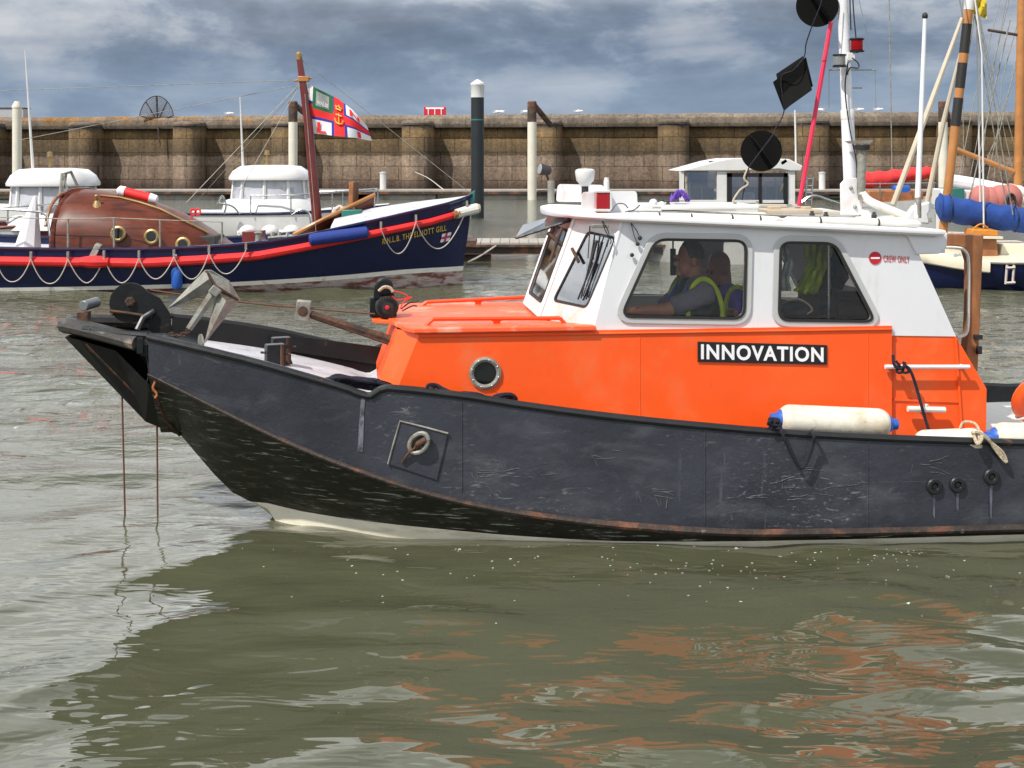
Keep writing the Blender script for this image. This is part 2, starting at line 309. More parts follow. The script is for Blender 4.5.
# ------------------------------------------------------------------ mesh helpers
ORG = {}
class MB:
    def __init__(s): s.v = []; s.f = []; s.m = []
    def add(s, vs, fs, mi=0):
        k = len(s.v); s.v += [Vector(p) for p in vs]
        for f in fs: s.f.append([i + k for i in f]); s.m.append(mi)
        return s
    def box(s, c, sz, rz=0, rx=0, ry=0, mi=0):
        mt = Matrix.Rotation(rz, 3, 'Z') @ Matrix.Rotation(ry, 3, 'Y') @ Matrix.Rotation(rx, 3, 'X')
        c = Vector(c); h = Vector(sz) / 2
        vs = [c + mt @ Vector((x * h.x, y * h.y, z * h.z)) for x in (-1, 1) for y in (-1, 1) for z in (-1, 1)]
        return s.add(vs, [(0, 1, 3, 2), (4, 6, 7, 5), (0, 4, 5, 1), (2, 3, 7, 6), (0, 2, 6, 4), (1, 5, 7, 3)], mi)
    def hexa(s, p8, mi=0):   # bottom 4 ccw, top 4 ccw
        return s.add(p8, [(0, 3, 2, 1), (4, 5, 6, 7), (0, 1, 5, 4), (1, 2, 6, 5), (2, 3, 7, 6), (3, 0, 4, 7)], mi)
    def tube(s, pts, r, n=8, mi=0, cap=True, flat=None):
        pts = [Vector(p) for p in pts]; rs = r if hasattr(r, '__len__') else [r] * len(pts)
        k = len(s.v); up = None
        for i, p in enumerate(pts):
            d = (pts[min(i + 1, len(pts) - 1)] - pts[max(i - 1, 0)])
            if d.length < 1e-9: d = Vector((0, 0, 1))
            d.normalize()
            if up is None:
                up = Vector((0, 0, 1)) if abs(d.z) < .9 else Vector((1, 0, 0))
            a = d.cross(up).normalized(); bb = a.cross(d).normalized(); up = bb
            for j in range(n):
                an = 2 * PI * j / n
                s.v.append(p + (a * math.cos(an) + bb * math.sin(an) * (flat or 1)) * rs[i])
        for i in range(len(pts) - 1):
            for j in range(n):
                s.f.append([k + i * n + j, k + i * n + (j + 1) % n, k + (i + 1) * n + (j + 1) % n, k + (i + 1) * n + j]); s.m.append(mi)
        if cap:
            s.f.append([k + j for j in range(n)][::-1]); s.m.append(mi)
            s.f.append([k + (len(pts) - 1) * n + j for j in range(n)]); s.m.append(mi)
        return s
    def loop(s, pts, r, n=6, mi=0):
        pts = [Vector(p) for p in pts]; s.tube(pts + [pts[0]], r, n, mi); return s
    def lathe(s, o, ax, prof, n=20, mi=0, cap=True):   # prof: (distance along axis, radius)
        o = Vector(o); ax = Vector(ax).normalized()
        up = Vector((0, 0, 1)) if abs(ax.z) < .9 else Vector((1, 0, 0))
        a = ax.cross(up).normalized(); b = a.cross(ax).normalized(); k = len(s.v)
        for d, r in prof:
            for j in range(n):
                an = 2 * PI * j / n; s.v.append(o + ax * d + (a * math.cos(an) + b * math.sin(an)) * r)
        for i in range(len(prof) - 1):
            for j in range(n):
                s.f.append([k + i * n + j, k + i * n + (j + 1) % n, k + (i + 1) * n + (j + 1) % n, k + (i + 1) * n + j]); s.m.append(mi)
        if cap:
            s.f.append([k + j for j in range(n)][::-1]); s.m.append(mi)
            s.f.append([k + (len(prof) - 1) * n + j for j in range(n)]); s.m.append(mi)
        return s
    def ball(s, c, r, n=12, mi=0):
        r = r if hasattr(r, '__len__') else (r, r, r); c = Vector(c); k = len(s.v)
        for i in range(1, n):
            th = PI * i / n
            for j in range(2 * n):
                ph = PI * j / n
                s.v.append(c + Vector((r[0] * math.sin(th) * math.cos(ph), r[1] * math.sin(th) * math.sin(ph), r[2] * math.cos(th))))
        t = len(s.v); s.v.append(c + Vector((0, 0, r[2]))); s.v.append(c - Vector((0, 0, r[2])))
        m = 2 * n
        for i in range(n - 2):
            for j in range(m): s.f.append([k + i * m + j, k + (i + 1) * m + j, k + (i + 1) * m + (j + 1) % m, k + i * m + (j + 1) % m]); s.m.append(mi)
        for j in range(m):
            s.f.append([t, k + j, k + (j + 1) % m]); s.m.append(mi)
            s.f.append([t + 1, k + (n - 2) * m + (j + 1) % m, k + (n - 2) * m + j]); s.m.append(mi)
        return s
    def grid(s, rows, mi=0, close=False, mif=None):
        k = len(s.v); nr = len(rows); nc = len(rows[0])
        for r_ in rows: s.v += [Vector(p) for p in r_]
        for i in range(nr - 1):
            for j in range(nc if close else nc - 1):
                j2 = (j + 1) % nc
                s.f.append([k + i * nc + j, k + i * nc + j2, k + (i + 1) * nc + j2, k + (i + 1) * nc + j]); s.m.append(mif(i, j) if mif else mi)
        return s
    def prism(s, pts, ext, mi=0):       # planar outline extruded by a vector
        pts = [Vector(p) for p in pts]; ext = Vector(ext); n = len(pts)
        s.add(pts + [p + ext for p in pts], [list(range(n))[::-1], list(range(n, 2 * n))] + [[i, (i + 1) % n, n + (i + 1) % n, n + i] for i in range(n)], mi)
        return s
    def build(s, name, mats, parent=None, smooth=35, org=None, bevel=0, sub=0, label=None):
        me = bpy.data.meshes.new(name)
        if parent is not None: o0 = ORG[parent]
        elif org is not None: o0 = Vector(org)
        else:
            xs = [v.x for v in s.v]; ys = [v.y for v in s.v]; zs = [v.z for v in s.v]
            o0 = Vector(((min(xs) + max(xs)) / 2, (min(ys) + max(ys)) / 2, min(zs)))
        me.from_pydata([tuple(v - o0) for v in s.v], [], s.f)
        mats = mats if isinstance(mats, (list, tuple)) else [mats]
        for m_ in mats: me.materials.append(M[m_] if isinstance(m_, str) else m_)
        for p, mi in zip(me.polygons, s.m): p.material_index = mi
        bm = bmesh.new(); bm.from_mesh(me); bmesh.ops.remove_doubles(bm, verts=bm.verts, dist=1e-5)
        bmesh.ops.recalc_face_normals(bm, faces=bm.faces); bm.to_mesh(me); bm.free()
        if smooth:
            for p in me.polygons: p.use_smooth = True
            me.set_sharp_from_angle(angle=R(smooth))
        o = bpy.data.objects.new(name, me); COL.objects.link(o)
        if parent is not None: o.parent = parent
        else: o.location = o0
        ORG[o] = o0
        if bevel:
            b = o.modifiers.new('bevel', 'BEVEL'); b.width = bevel; b.segments = 2; b.limit_method = 'ANGLE'; b.angle_limit = R(40)
        if sub:
            b = o.modifiers.new('sub', 'SUBSURF'); b.levels = sub; b.render_levels = sub
        if label: o['label'] = label
        return o
def tag(o, label=None, cat=None, group=None, kind=None):
    if label: o['label'] = label
    if cat: o['category'] = cat
    if group: o['group'] = group
    if kind: o['kind'] = kind
    return o
def thing(name, loc, label, cat, group=None):
    o = bpy.data.objects.new(name, None); COL.objects.link(o); o.location = loc; o.empty_display_size = .2
    ORG[o] = Vector(loc); return tag(o, label, cat, group)
def copytree(o, dx, label=None):
    c = o.copy(); COL.objects.link(c)
    def rec(a, b):
        for ch in a.children:
            d = ch.copy(); COL.objects.link(d); d.parent = b; rec(ch, d)
    rec(o, c); c.location = o.location + Vector(dx)
    if label: c['label'] = label
    return c
def at(px, py, Y): return Vector(((px - 512) * Y / FPX, Y, HCAM - (py - YH) * Y / FPX))
def catmull(pts, n=8):
    pts = [Vector(p) for p in pts]; out = []
    P = [pts[0] * 2 - pts[1]] + pts + [pts[-1] * 2 - pts[-2]]
    for i in range(1, len(P) - 2):
        for k in range(n):
            t = k / n; a, b, c, d = P[i - 1:i + 3]
            out.append(.5 * ((2 * b) + (c - a) * t + (2 * a - 5 * b + 4 * c - d) * t * t + (3 * b - a - 3 * c + d) * t ** 3))
    out.append(pts[-1]); return out
def curve1(tab):      # smooth 1-D curves x -> (y1, y2, ...)
    tab = sorted(tab); xs = np.array([t[0] for t in tab])
    def f(x):
        x = min(max(x, xs[0]), xs[-1]); i = int(min(max(np.searchsorted(xs, x) - 1, 0), len(xs) - 2))
        out = []
        for k in range(1, len(tab[0])):
            y = [t[k] for t in tab]
            def sl(j):
                if j <= 0 : return (y[1] - y[0]) / (xs[1] - xs[0])
                if j >= len(xs) - 1: return (y[-1] - y[-2]) / (xs[-1] - xs[-2])
                a = (y[j] - y[j - 1]) / (xs[j] - xs[j - 1]); b = (y[j + 1] - y[j]) / (xs[j + 1] - xs[j])
                return 0 if a * b <= 0 else 2 * a * b / (a + b)
            h = xs[i + 1] - xs[i]; t = (x - xs[i]) / h; m0, m1 = sl(i) * h, sl(i + 1) * h
            out.append(float((2 * t ** 3 - 3 * t * t + 1) * y[i] + (t ** 3 - 2 * t * t + t) * m0 + (-2 * t ** 3 + 3 * t * t) * y[i + 1] + (t ** 3 - t * t) * m1))
        return out[0] if len(out) == 1 else out
    return f
def rpoly(pts, r, n=5):     # rounded polygon (2-D)
    pts = [Vector(p) for p in pts]; out = []
    for i, p in enumerate(pts):
        a = pts[i - 1] - p; b = pts[(i + 1) % len(pts)] - p
        ra = min(r, a.length * .45, b.length * .45)
        A = p + a.normalized() * ra; B = p + b.normalized() * ra
        for k in range(n + 1):
            t = k / n; out.append((1 - t) ** 2 * A + 2 * t * (1 - t) * p + t * t * B)
    return out
def offs(pts, d):
    pts = [Vector(p) for p in pts]; n = len(pts); out = []
    area = sum(pts[i].x * pts[(i + 1) % n].y - pts[(i + 1) % n].x * pts[i].y for i in range(n))
    sg = 1 if area > 0 else -1
    for i in range(n):
        a = (pts[i] - pts[i - 1]); b = (pts[(i + 1) % n] - pts[i])
        na = Vector((a.y, -a.x)); nb = Vector((b.y, -b.x))
        if na.length < 1e-9 or nb.length < 1e-9: out.append(pts[i]); continue
        na.normalize(); nb.normalize(); m_ = na + nb
        if m_.length < 1e-6: m_ = na
        m_.normalize(); out.append(pts[i] + m_ * d * sg / max(.5, m_.dot(na)))
    return out
def plate(mb, outer, holes, fmap, ext, mi=0):
    """flat sheet with holes: outline and holes in 2-D, fmap to 3-D, extruded by the vector ext"""
    bm = bmesh.new(); es = []
    for lp in [outer] + list(holes):
        vs = [bm.verts.new((p[0], p[1], 0)) for p in lp]
        es += [bm.edges.new((vs[i], vs[(i + 1) % len(vs)])) for i in range(len(vs))]
    bmesh.ops.triangle_fill(bm, use_beauty=True, use_dissolve=False, edges=es)
    bm.verts.index_update(); bm.verts.ensure_lookup_table()
    P = [fmap(v.co.x, v.co.y) for v in bm.verts]; n = len(P); ext = Vector(ext)
    fs = [[v.index for v in f.verts] for f in bm.faces]
    bd = [(e.verts[0].index, e.verts[1].index) for e in bm.edges if len(e.link_faces) == 1]
    bm.free()
    mb.add(P + [p + ext for p in P], fs + [[i + n for i in f][::-1] for f in fs] + [[a, b, b + n, a + n] for a, b in bd], mi)
    return mb
def textmesh(s, bold=0.0, space=1.0):
    cu = bpy.data.curves.new('t', 'FONT'); cu.body = s; cu.size = 1; cu.offset = bold; cu.space_character = space; cu.resolution_u = 4
    o = bpy.data.objects.new('t', cu); COL.objects.link(o)
    dg = bpy.context.evaluated_depsgraph_get(); me = bpy.data.meshes.new_from_object(o.evaluated_get(dg))
    vs = [v.co.copy() for v in me.vertices]; fs = [list(p.vertices) for p in me.polygons]
    bpy.data.objects.remove(o); bpy.data.curves.remove(cu); bpy.data.meshes.remove(me)
    x0 = min(v.x for v in vs); x1 = max(v.x for v in vs); y0 = min(v.y for v in vs); y1 = max(v.y for v in vs)
    return [((v.x - x0) / (x1 - x0), (v.y - y0) / (y1 - y0)) for v in vs], fs
def text(mb, s, fmap, ext, bold=0.0, space=1.0, mi=0):   # fmap: (0..1, 0..1) -> 3-D
    uv, fs = textmesh(s, bold, space); P = [fmap(a, b) for a, b in uv]; n = len(P); ext = Vector(ext)
    cnt = {}
    for f in fs:
        for i in range(len(f)):
            a, b = f[i], f[(i + 1) % len(f)]; k = (min(a, b), max(a, b)); cnt[k] = cnt.get(k, 0) + 1
    mb.add(P + [p + ext for p in P], fs + [[i + n for i in f][::-1] for f in fs] + [[a, b, b + n, a + n] for (a, b), c in cnt.items() if c == 1], mi)
    return mb

# ================================================================== SETTING
# water: one displaced sheet near the boat, flat beyond (joined edge to edge)
def wave(x, y):
    wx = .25 * math.sin(.9 * y + .4 * x) + .18 * math.sin(1.7 * x - .6 * y + 1); wy = .22 * math.sin(.8 * x + .5 * y + 2) + .12 * math.sin(2.1 * x + 1.3 * y)
    z = sum(a * math.sin(kx * (x + wx) + ky * (y + wy) + ph) for a, kx, ky, ph in WV)
    return z * (.68 + .32 * math.sin(.7 * x + 1.1 * y + .8 * math.sin(.9 * x)) * math.sin(.5 * y - .8 * x + 2))
rw = random.Random(3); WV = []
for i in range(26):
    lam = .22 * (1.19 ** i) if i < 16 else rw.uniform(.35, 1.5)
    lam = min(lam, 2.4)
    th = rw.gauss(PI / 2 + .10, .42); k = 2 * PI / lam
    WV.append((.0062 * lam ** 1.0 * rw.uniform(.5, 1.1), k * math.cos(th), k * math.sin(th), rw.uniform(0, 6.28)))
def water():
    xs = np.arange(-9, 11.001, .045); ys = np.concatenate([np.arange(2.5, 9, .03), np.arange(9, 26, .1)])
    X, Y = np.meshgrid(xs, ys)
    Z = np.zeros_like(X)
    # gentle domain warp keeps the wave trains from repeating
    wx = .25 * np.sin(.9 * Y + .4 * X) + .18 * np.sin(1.7 * X - .6 * Y + 1); wy = .22 * np.sin(.8 * X + .5 * Y + 2) + .12 * np.sin(2.1 * X + 1.3 * Y)
    for a, kx, ky, ph in WV: Z += a * np.sin(kx * (X + wx) + ky * (Y + wy) + ph)
    env = .68 + .32 * np.sin(.7 * X + 1.1 * Y + .8 * np.sin(.9 * X)) * np.sin(.5 * Y - .8 * X + 2)
    Z *= env
    edge = np.minimum(np.minimum((X + 9) / 1.5, (11 - X) / 1.5), (26 - Y) / 4).clip(0, 1); edge = np.minimum(edge, ((Y - 2.5) / .5).clip(0, 1))
    Z *= edge
    nr, nc = X.shape
    V = np.stack([X, Y, Z], -1).reshape(-1, 3)
    i = np.arange(nr - 1)[:, None] * nc + np.arange(nc - 1)[None, :]
    F = np.stack([i, i + 1, i + nc + 1, i + nc], -1).reshape(-1, 4)
    k = len(V); B = 2500
    x0, x1, y0, y1 = xs[0], xs[-1], ys[0], ys[-1]
    o4 = [(-B, -60, 0), (B, -60, 0), (B, B, 0), (-B, B, 0), (x0, y0, 0), (x1, y0, 0), (x1, y1, 0), (x0, y1, 0)]
    V = np.concatenate([V, np.array(o4)])
    ff = F.tolist() + [[k, k + 1, k + 5, k + 4], [k + 1, k + 2, k + 6, k + 5], [k + 2, k + 3, k + 7, k + 6], [k + 3, k, k + 4, k + 7]]
    me = bpy.data.meshes.new('water'); me.from_pydata(V.tolist(), [], ff); me.materials.append(M['water'])
    for p in me.polygons: p.use_smooth = True
    o = bpy.data.objects.new('water', me); COL.objects.link(o); tag(o, kind='structure')
water()
# a seabed under everything
sb = MB().add([(-2500, -60, -6), (2500, -60, -6), (2500, 2500, -6), (-2500, 2500, -6)], [(0, 1, 2, 3)]).build('seabed', 'conc', smooth=0); tag(sb, kind='structure')

# ---- harbour wall
WA, WB = Vector((-33.3, 84.6, 0)), Vector((29.1, 74, 0))
wd = (WB - WA).normalized(); wn = Vector((wd.y, -wd.x, 0))     # towards the camera
def onwall(px, out=0, z=0):
    # point on the wall line seen in column px
    k = (px - 512) / FPX; a = WA + wn * out
    t = (k * a.y - a.x) / (wd.x - k * wd.y); p = a + wd * t; return Vector((p.x, p.y, z))
hw = thing('harbour_wall', (0, 79, 0), 'long stone harbour wall with rounded buttresses and mossy upper band', 'harbour wall')
E0, E1 = WA - wd * 60, WB + wd * 60
def slab(mb, a, b, o0, o1, z0, z1, n=1):
    rows = []
    mb.hexa([a + wn * o1 + Vector((0, 0, z0)), b + wn * o1 + Vector((0, 0, z0)), b + wn * o0 + Vector((0, 0, z0)), a + wn * o0 + Vector((0, 0, z0)),
             a + wn * o1 + Vector((0, 0, z1)), b + wn * o1 + Vector((0, 0, z1)), b + wn * o0 + Vector((0, 0, z1)), a + wn * o0 + Vector((0, 0, z1))])
slab(m_ := MB(), E0, E1, -3, 0, -6, 4.1); m_.build('masonry', 'wall', hw, smooth=0)
# coping in long blocks with slightly uneven tops
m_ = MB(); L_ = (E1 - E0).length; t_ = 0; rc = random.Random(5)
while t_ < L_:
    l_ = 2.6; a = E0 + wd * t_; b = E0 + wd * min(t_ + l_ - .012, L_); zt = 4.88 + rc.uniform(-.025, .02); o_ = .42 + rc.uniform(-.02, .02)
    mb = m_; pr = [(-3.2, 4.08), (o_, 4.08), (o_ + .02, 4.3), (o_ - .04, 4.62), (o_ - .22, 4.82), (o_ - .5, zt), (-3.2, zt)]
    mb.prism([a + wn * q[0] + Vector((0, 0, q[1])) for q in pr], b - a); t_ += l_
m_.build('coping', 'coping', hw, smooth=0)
for px in (-105, -4, 92, 195, 292, 421, 548, 674, 812, 952, 1100, 1260):
    c = onwall(px, 0); m_ = MB(); ring = []
    for k in range(17):
        an = PI * k / 16; ring.append(wd * (-.90 * math.cos(an)) + wn * (1.1 + .90 * math.sin(an)))
    ring = [wd * -.90 + wn * -.2] + ring + [wd * .90 + wn * -.2]
    def rr(z, s=1.0): return [c + Vector((q.x, q.y, 0)) * s + Vector((0, 0, z)) for q in ring]
    rows = [rr(-6), rr(4.22), rr(4.34, .97), rr(4.42, .90)]
    m_.grid(rows); m_.add(rows[-1], [list(range(len(ring)))]); bt_ = m_.build('buttress', 'wall', hw, smooth=40)
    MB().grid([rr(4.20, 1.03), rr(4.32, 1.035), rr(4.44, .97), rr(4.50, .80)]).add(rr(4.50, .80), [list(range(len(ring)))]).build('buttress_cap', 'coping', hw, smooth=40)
# ---- far pontoon along the wall
fp = thing('pontoon', (0, 70, 0), 'long low pontoon running along the foot of the harbour wall', 'pontoon')
m_ = MB(); m_.box((0, 70, .47), (90, 2.2, .10)); m_.build('deck', 'deckboard', fp, smooth=0)
m_ = MB(); m_.box((0, 68.86, .36), (90, .08, .14)); m_.build('frame', 'darksteel', fp, smooth=0)
for i, px in enumerate((60, 185, 330, 395, 520, 590, 640, 760, 900, 1000)):
    p = at(px, 190, 69.5); MB().box((p.x, 70, .05), (4.4, 1.8, .5)).build('float', 'conc', fp, smooth=0, bevel=.05)
def guidepile(px, topy, basey, w_, Y, mat, cap=None, label='', head=None):
    g = thing('guide_pile', at(px, YH + HCAM * FPX / Y, Y), label, 'pile'); r = w_ / 2 * Y / FPX
    a = at(px, topy, Y); b = Vector((a.x, a.y, -3))
    MB().lathe(b, (0, 0, 1), [(0, r), (a.z + 3, r)], 20).build('shaft', mat, g)
    return g, a, r
for px, lab in ((17, 'off-white round pile at the far left behind the white cabin boat'), (293, 'off-white round pile with brown bracket behind the lifeboat mast'),
                (532, 'off-white round pile with brown bracket just right of the black pile'), (943, 'off-white round pile with brown bracket behind the sailing boat masts')):
    g, a, r = guidepile(px, 122 if px != 17 else 108, 0, 9, 68.3, 'pilewhite', label=lab)
    if px != 17:
        MB().lathe(a, (0, 0, 1), [(0, r * 1.02), (1.05, r * 1.02), (1.1, r * .8)], 16).build('head', 'darksteel', g)
        b = a + Vector((0, 0, .9)); MB().tube([b + Vector((.1, 0, 0)), b + Vector((1.05, 2.2, -1.0))], .16, 6).build('brace', 'darksteel', g)
    else: MB().lathe(a, (0, 0, 1), [(0, r * 1.1), (.1, r * 1.1), (.35, r * .5)], 16).build('cap', 'pilewhite', g)
g, a, r = guidepile(477.5, 97, 0, 13, 47, 'pileblack', label='tall black pile with white pointed cap standing in the water')
MB().lathe(a, (0, 0, 1), [(-.02, r * 1.04), (.42, r * 1.04), (.44, r * 1.1), (.5, r * 1.04), (.64, .03)], 20).build('cap', 'gelcoat', g)
MB().lathe(a - Vector((0, 0, .85)), (0, 0, 1), [(0, r * 1.02), (.05, r * 1.02)], 20).build('band', 'teal', g)
# light bollards on the far pontoon
for px, lab in ((383, 'small white service post on the far pontoon left of the black pile'), (822, 'small white service post on the far pontoon behind the roof mast')):
    a = at(px, 188, 69.6); a.z = .52; g = thing('service_post', a, lab, 'post')
    MB().lathe(a, (0, 0, 1), [(0, .17), (.85, .17)], 14).build('body', 'gelcoat', g); MB().lathe(a + Vector((0, 0, .85)), (0, 0, 1), [(0, .19), (.07, .19), (.1, .1)], 14).build('cap', 'grey_frame', g)
# ---- near cross pontoon
np_ = thing('pontoon', (0, 27.5, 0), 'pale pontoon with dark rusty frame between the lifeboat bow and the orange boat', 'pontoon')
m_ = MB()
for k in range(60): m_.box((-1.95 + k * .2, 27.6, .37), (.188, 1.5, .05))
m_.build('deck', 'deckboard', np_, smooth=0)
MB().box((4, 26.86, .24), (12, .06, .18)).box((4, 26.80, .33), (12, .08, .05)).build('frame', 'darksteel', np_, smooth=0)
for k in range(5): MB().box((-1.0 + k * 2.6, 27.6, .0), (1.1, 1.3, .5)).build('float', 'darksteel', np_, smooth=0, bevel=.03)
MB().box((-1.05, 25.2, .1), (.16, .16, .9)).box((-.95, 25.6, .5), (.5, .9, .08)).build('mooring_finger', 'darksteel', np_, smooth=0)
# ---- things on the wall
def gull(px, Y_out, lab, flip=1):
    p = onwall(px, Y_out, 4.86); g = thing('gull', p, lab, 'gull', 'gulls resting on the harbour wall')
    b = MB(); s = .9
    b.lathe(p + Vector((-.25 * s * flip, 0, .13)), (flip, 0, .12), [(0, .01), (.06, .05), (.16, .09), (.32, .10), (.42, .06), (.5, .055), (.54, .05), (.585, .012), (.64, .004)], 10)
    b.tube([p + Vector((0, .03, .1)), p + Vector((0, .03, -.01))], .012, 4).tube([p + Vector((.03, -.03, .1)), p + Vector((.03, -.03, -.01))], .012, 4)
    b.build('body', 'gull', g)
    MB().ball(p + Vector((-.06 * flip, -.0, .19)), (.2, .09, .05), 6).build('wings', 'gullgrey', g)
for px, lab, fl in ((496, 'gull on the wall top just right of the black pile', 1), (503, 'second gull on the wall top right of the black pile', -1), (524, 'gull on the wall top left of the off-white pile bracket', 1),
                (577, 'lone gull on the wall top right of the off-white pile bracket', 1), (228, 'lone gull on the wall top left of the lifeboat mast', 1), (822, 'gull on the wall top just left of the roof mast', -1), (858, 'gull on the wall top just right of the roof mast', 1), (877, 'gull on the wall top farther right of the roof mast', 1)):
    gull(px, .1, lab, fl)
p = onwall(435, -.8, 4.88); rb = thing('red_barrier', p, 'small red and white barrier standing on the wall top', 'barrier')
MB().box(p + Vector((0, 0, .25)), (1.35, .5, .5)).build('body', 'signred', rb, bevel=.02, smooth=0)
MB().box(p + Vector((0, -.262, .42)), (1.1, .01, .1)).build('stripe', 'whiteletter', rb, smooth=0)
for k in (-.4, 0, .4): MB().box(p + Vector((k, -.27, .2)), (.05, .012, .35)).build('bar', 'whiteletter', rb, smooth=0)
p = onwall(13, -1.2, 4.88); rb = thing('storage_hut', p, 'grey flat box hut on the wall top at far left', 'hut')
MB().box(p + Vector((-.3, 0, .3)), (2.4, 1.2, .6)).build('body', 'gullgrey', rb, smooth=0, bevel=.02)
MB().box(p + Vector((-.3, 0, .63)), (2.5, 1.3, .06)).build('roof', 'darksteel', rb, smooth=0)
# fan shaped lattice frame on the wall
p = onwall(158, .1, 4.55); fr = thing('lattice_fan', p, 'fan-shaped lattice frame of dark bars mounted on the harbour wall', 'lattice frame')
rad = 1.62; A0, A1 = R(14), R(166)
hub = p + Vector((0, -.1, -.02))
def fp_(a, r, dy=0): return hub + Vector((.68 * r * math.cos(a), dy + -.25 * (r / rad), r * math.sin(a)))
MB().tube([fp_(A0 + (A1 - A0) * k / 20, rad) for k in range(21)], .035, 5).build('rim', 'darksteel', fr)
for k in range(5):
    a_ = A0 + (A1 - A0) * k / 4; MB().tube([hub, fp_(a_, rad)], .04 if k != 2 else .06, 5).build('rib', 'darksteel', fr)
b = MB()
for j in range(1, 12): b.tube([fp_(A0 + (A1 - A0) * k / 16, rad * j / 12) for k in range(17)], .009, 4, cap=False)
for k in range(1, 32):
    a_ = A0 + (A1 - A0) * k / 32; b.tube([fp_(a_, rad * .25), fp_(a_, rad)], .009, 4, cap=False)
b.build('mesh_screen', 'darksteel', fr)
MB().tube([hub, onwall(158, .5, 4.2), onwall(160, .45, 3.0)], .05, 6).build('bracket', 'darksteel', fr)
# ================================================================== THE ORANGE WORKBOAT
TH = R(6.5); AX = Vector((math.cos(TH), math.sin(TH), 0)); NX = Vector((-math.sin(TH), math.cos(TH), 0)); C0 = Vector((-.855, 7.8, 0))
def W(u, v, z): return C0 + AX * u + NX * v + Vector((0, 0, z))
def L(px, py, v):          # the point of the lengthwise plane v seen at a pixel
    d = Vector(((px - 512) / FPX, 1, -(py - YH) / FPX)); o = Vector((0, 0, HCAM))
    t = (v + C0.dot(NX) - o.dot(NX)) / d.dot(NX); return o + d * t
def U(p): q = p - C0; return (q.dot(AX), q.dot(NX), p.z)
WBT = thing('workboat', C0, 'black hulled workboat with orange house, white wheelhouse and INNOVATION name board', 'boat')
B = WBT
def tab(lst): return [(lambda q: (q[0], b, q[2]))(U(L(px, py, -b))) for px, py, b in lst]
# gunwale, chine, lower black edge  (column, row, half-breadth)
gun = tab([(148, 337, .47), (175, 343, .54), (200, 349, .59), (250, 361, .67), (300, 375, .735), (350, 390, .775), (366, 396, .785), (371, 396, .79), (380, 390, .795), (388, 388, .80), (420, 391, .82),
           (470, 397, .86), (520, 405, .89), (620, 418, .95), (700, 426, .985), (800, 434, 1.01), (900, 439, 1.02), (1024, 443, 1.02), (1180, 447, .99)])
chi = tab([(150, 374, .44), (200, 399, .53), (250, 424, .60), (300, 447, .66), (370, 474, .74), (440, 496, .80), (520, 512, .85), (640, 526, .925), (760, 532, .975), (900, 530, .99), (1024, 527, .99), (1180, 523, .96)])
bot = tab([(176, 432, .012), (255, 502, .015), (300, 511, .24), (350, 519, .42), (430, 528, .62), (520, 536, .76), (640, 541.5, .88), (760, 541, .94), (900, 538, .96), (1024, 534.5, .96), (1180, 531, .93)])
fg, fc, fb = curve1(gun), curve1(chi), curve1(bot)
lin = lambda t: (lambda u: tuple(float(np.interp(u, [q[0] for q in t], [q[k] for q in t])) for k in (1, 2)))
fgl = lin(gun)
keel = curve1([(bot[0][0], bot[0][2] - .004), (bot[1][0], bot[1][2] - .004), (-.3, -.22), (.2, -.38), (5.2, -.45)])
u0 = gun[0][0]; U_END = 5.05
us = sorted(set([u0, u0 + .03, u0 + .06] + [gun[k][0] for k in (5, 6, 7, 8, 9)] + list(np.linspace(u0 + .1, U_END, 60))))
def ringpts(u):
    b, z = fgl(u) if -.06 < u < .15 else fg(u); cb, cz = fc(u); bb, bz = fb(u); kz = keel(u)
    if u < bot[0][0] + .03:      # forward of the stem foot
        kz = bot[0][2] - .004; bb, bz = .012, kz + .004
    low = min(bz - .12, -.10) if bb > .1 else kz * .5 + bz * .5
    return [(b, z), (b * .72 + cb * .28, z * .72 + cz * .28), (b * .5 + cb * .5, z * .5 + cz * .5), (b * .25 + cb * .75, z * .25 + cz * .75), (cb, cz), (cb - .004, cz - .02),
            (bb + (cb - bb) * .55, bz + (cz - bz) * .5), (bb, bz), (bb * .97, bz * .5 + low * .5), (bb * .9, low), (.0, min(kz, low))]
def hullrows(side, a, b_): return [[W(u, side * q[0], q[1]) for q in ringpts(u)[a:b_]] for u in us]
m_ = MB()
for sd_ in (-1, 1): m_.grid(hullrows(sd_, 0, 6))
q = ringpts(U_END); pl = [W(U_END, -a, z) for a, z in q] + [W(U_END, a, z) for a, z in q[::-1][1:]]; m_.add(pl, [list(range(len(pl)))])
q = ringpts(us[0])
m_.build('hull', 'hull', B, smooth=30)
m_ = MB()
for sd_ in (-1, 1): m_.grid([[p for p in r_] for r_ in hullrows(sd_, 5, 8)])
fr_ = ringpts(us[0]); m_.add([W(us[0] + .004, -a, z) for a, z in fr_[4:]] + [W(us[0] + .004, a, z) for a, z in fr_[4:][::-1]], [list(range(2 * len(fr_[4:])))])
m_.build('lower_hull', 'hull_low', B, smooth=30)
m_ = MB()
for sd_ in (-1, 1): m_.grid(hullrows(sd_, 7, 11))
m_.build('bottom', 'boot', B, smooth=30)
# bulwark lining and deck
def dz(u): return fg(u)[1] - (.12 if u < 0 else .12 + min(.10, u * .1))
m_ = MB()
for sd_ in (-1, 1): m_.grid([[W(u, sd_ * (fg(u)[0] - .03), (fgl(u)[1] if -.06 < u < .15 else fg(u)[1])), W(u, sd_ * (fg(u)[0] - .06), dz(u) - .01)] for u in us])
m_.build('bulwark_lining', 'black', B)
MB().grid([[W(u, k * (fg(u)[0] - .055), dz(u) + .012 * (1 - k * k)) for k in (-1, -.5, 0, .5, 1)] for u in us]).build('deck', 'white_deck', B)
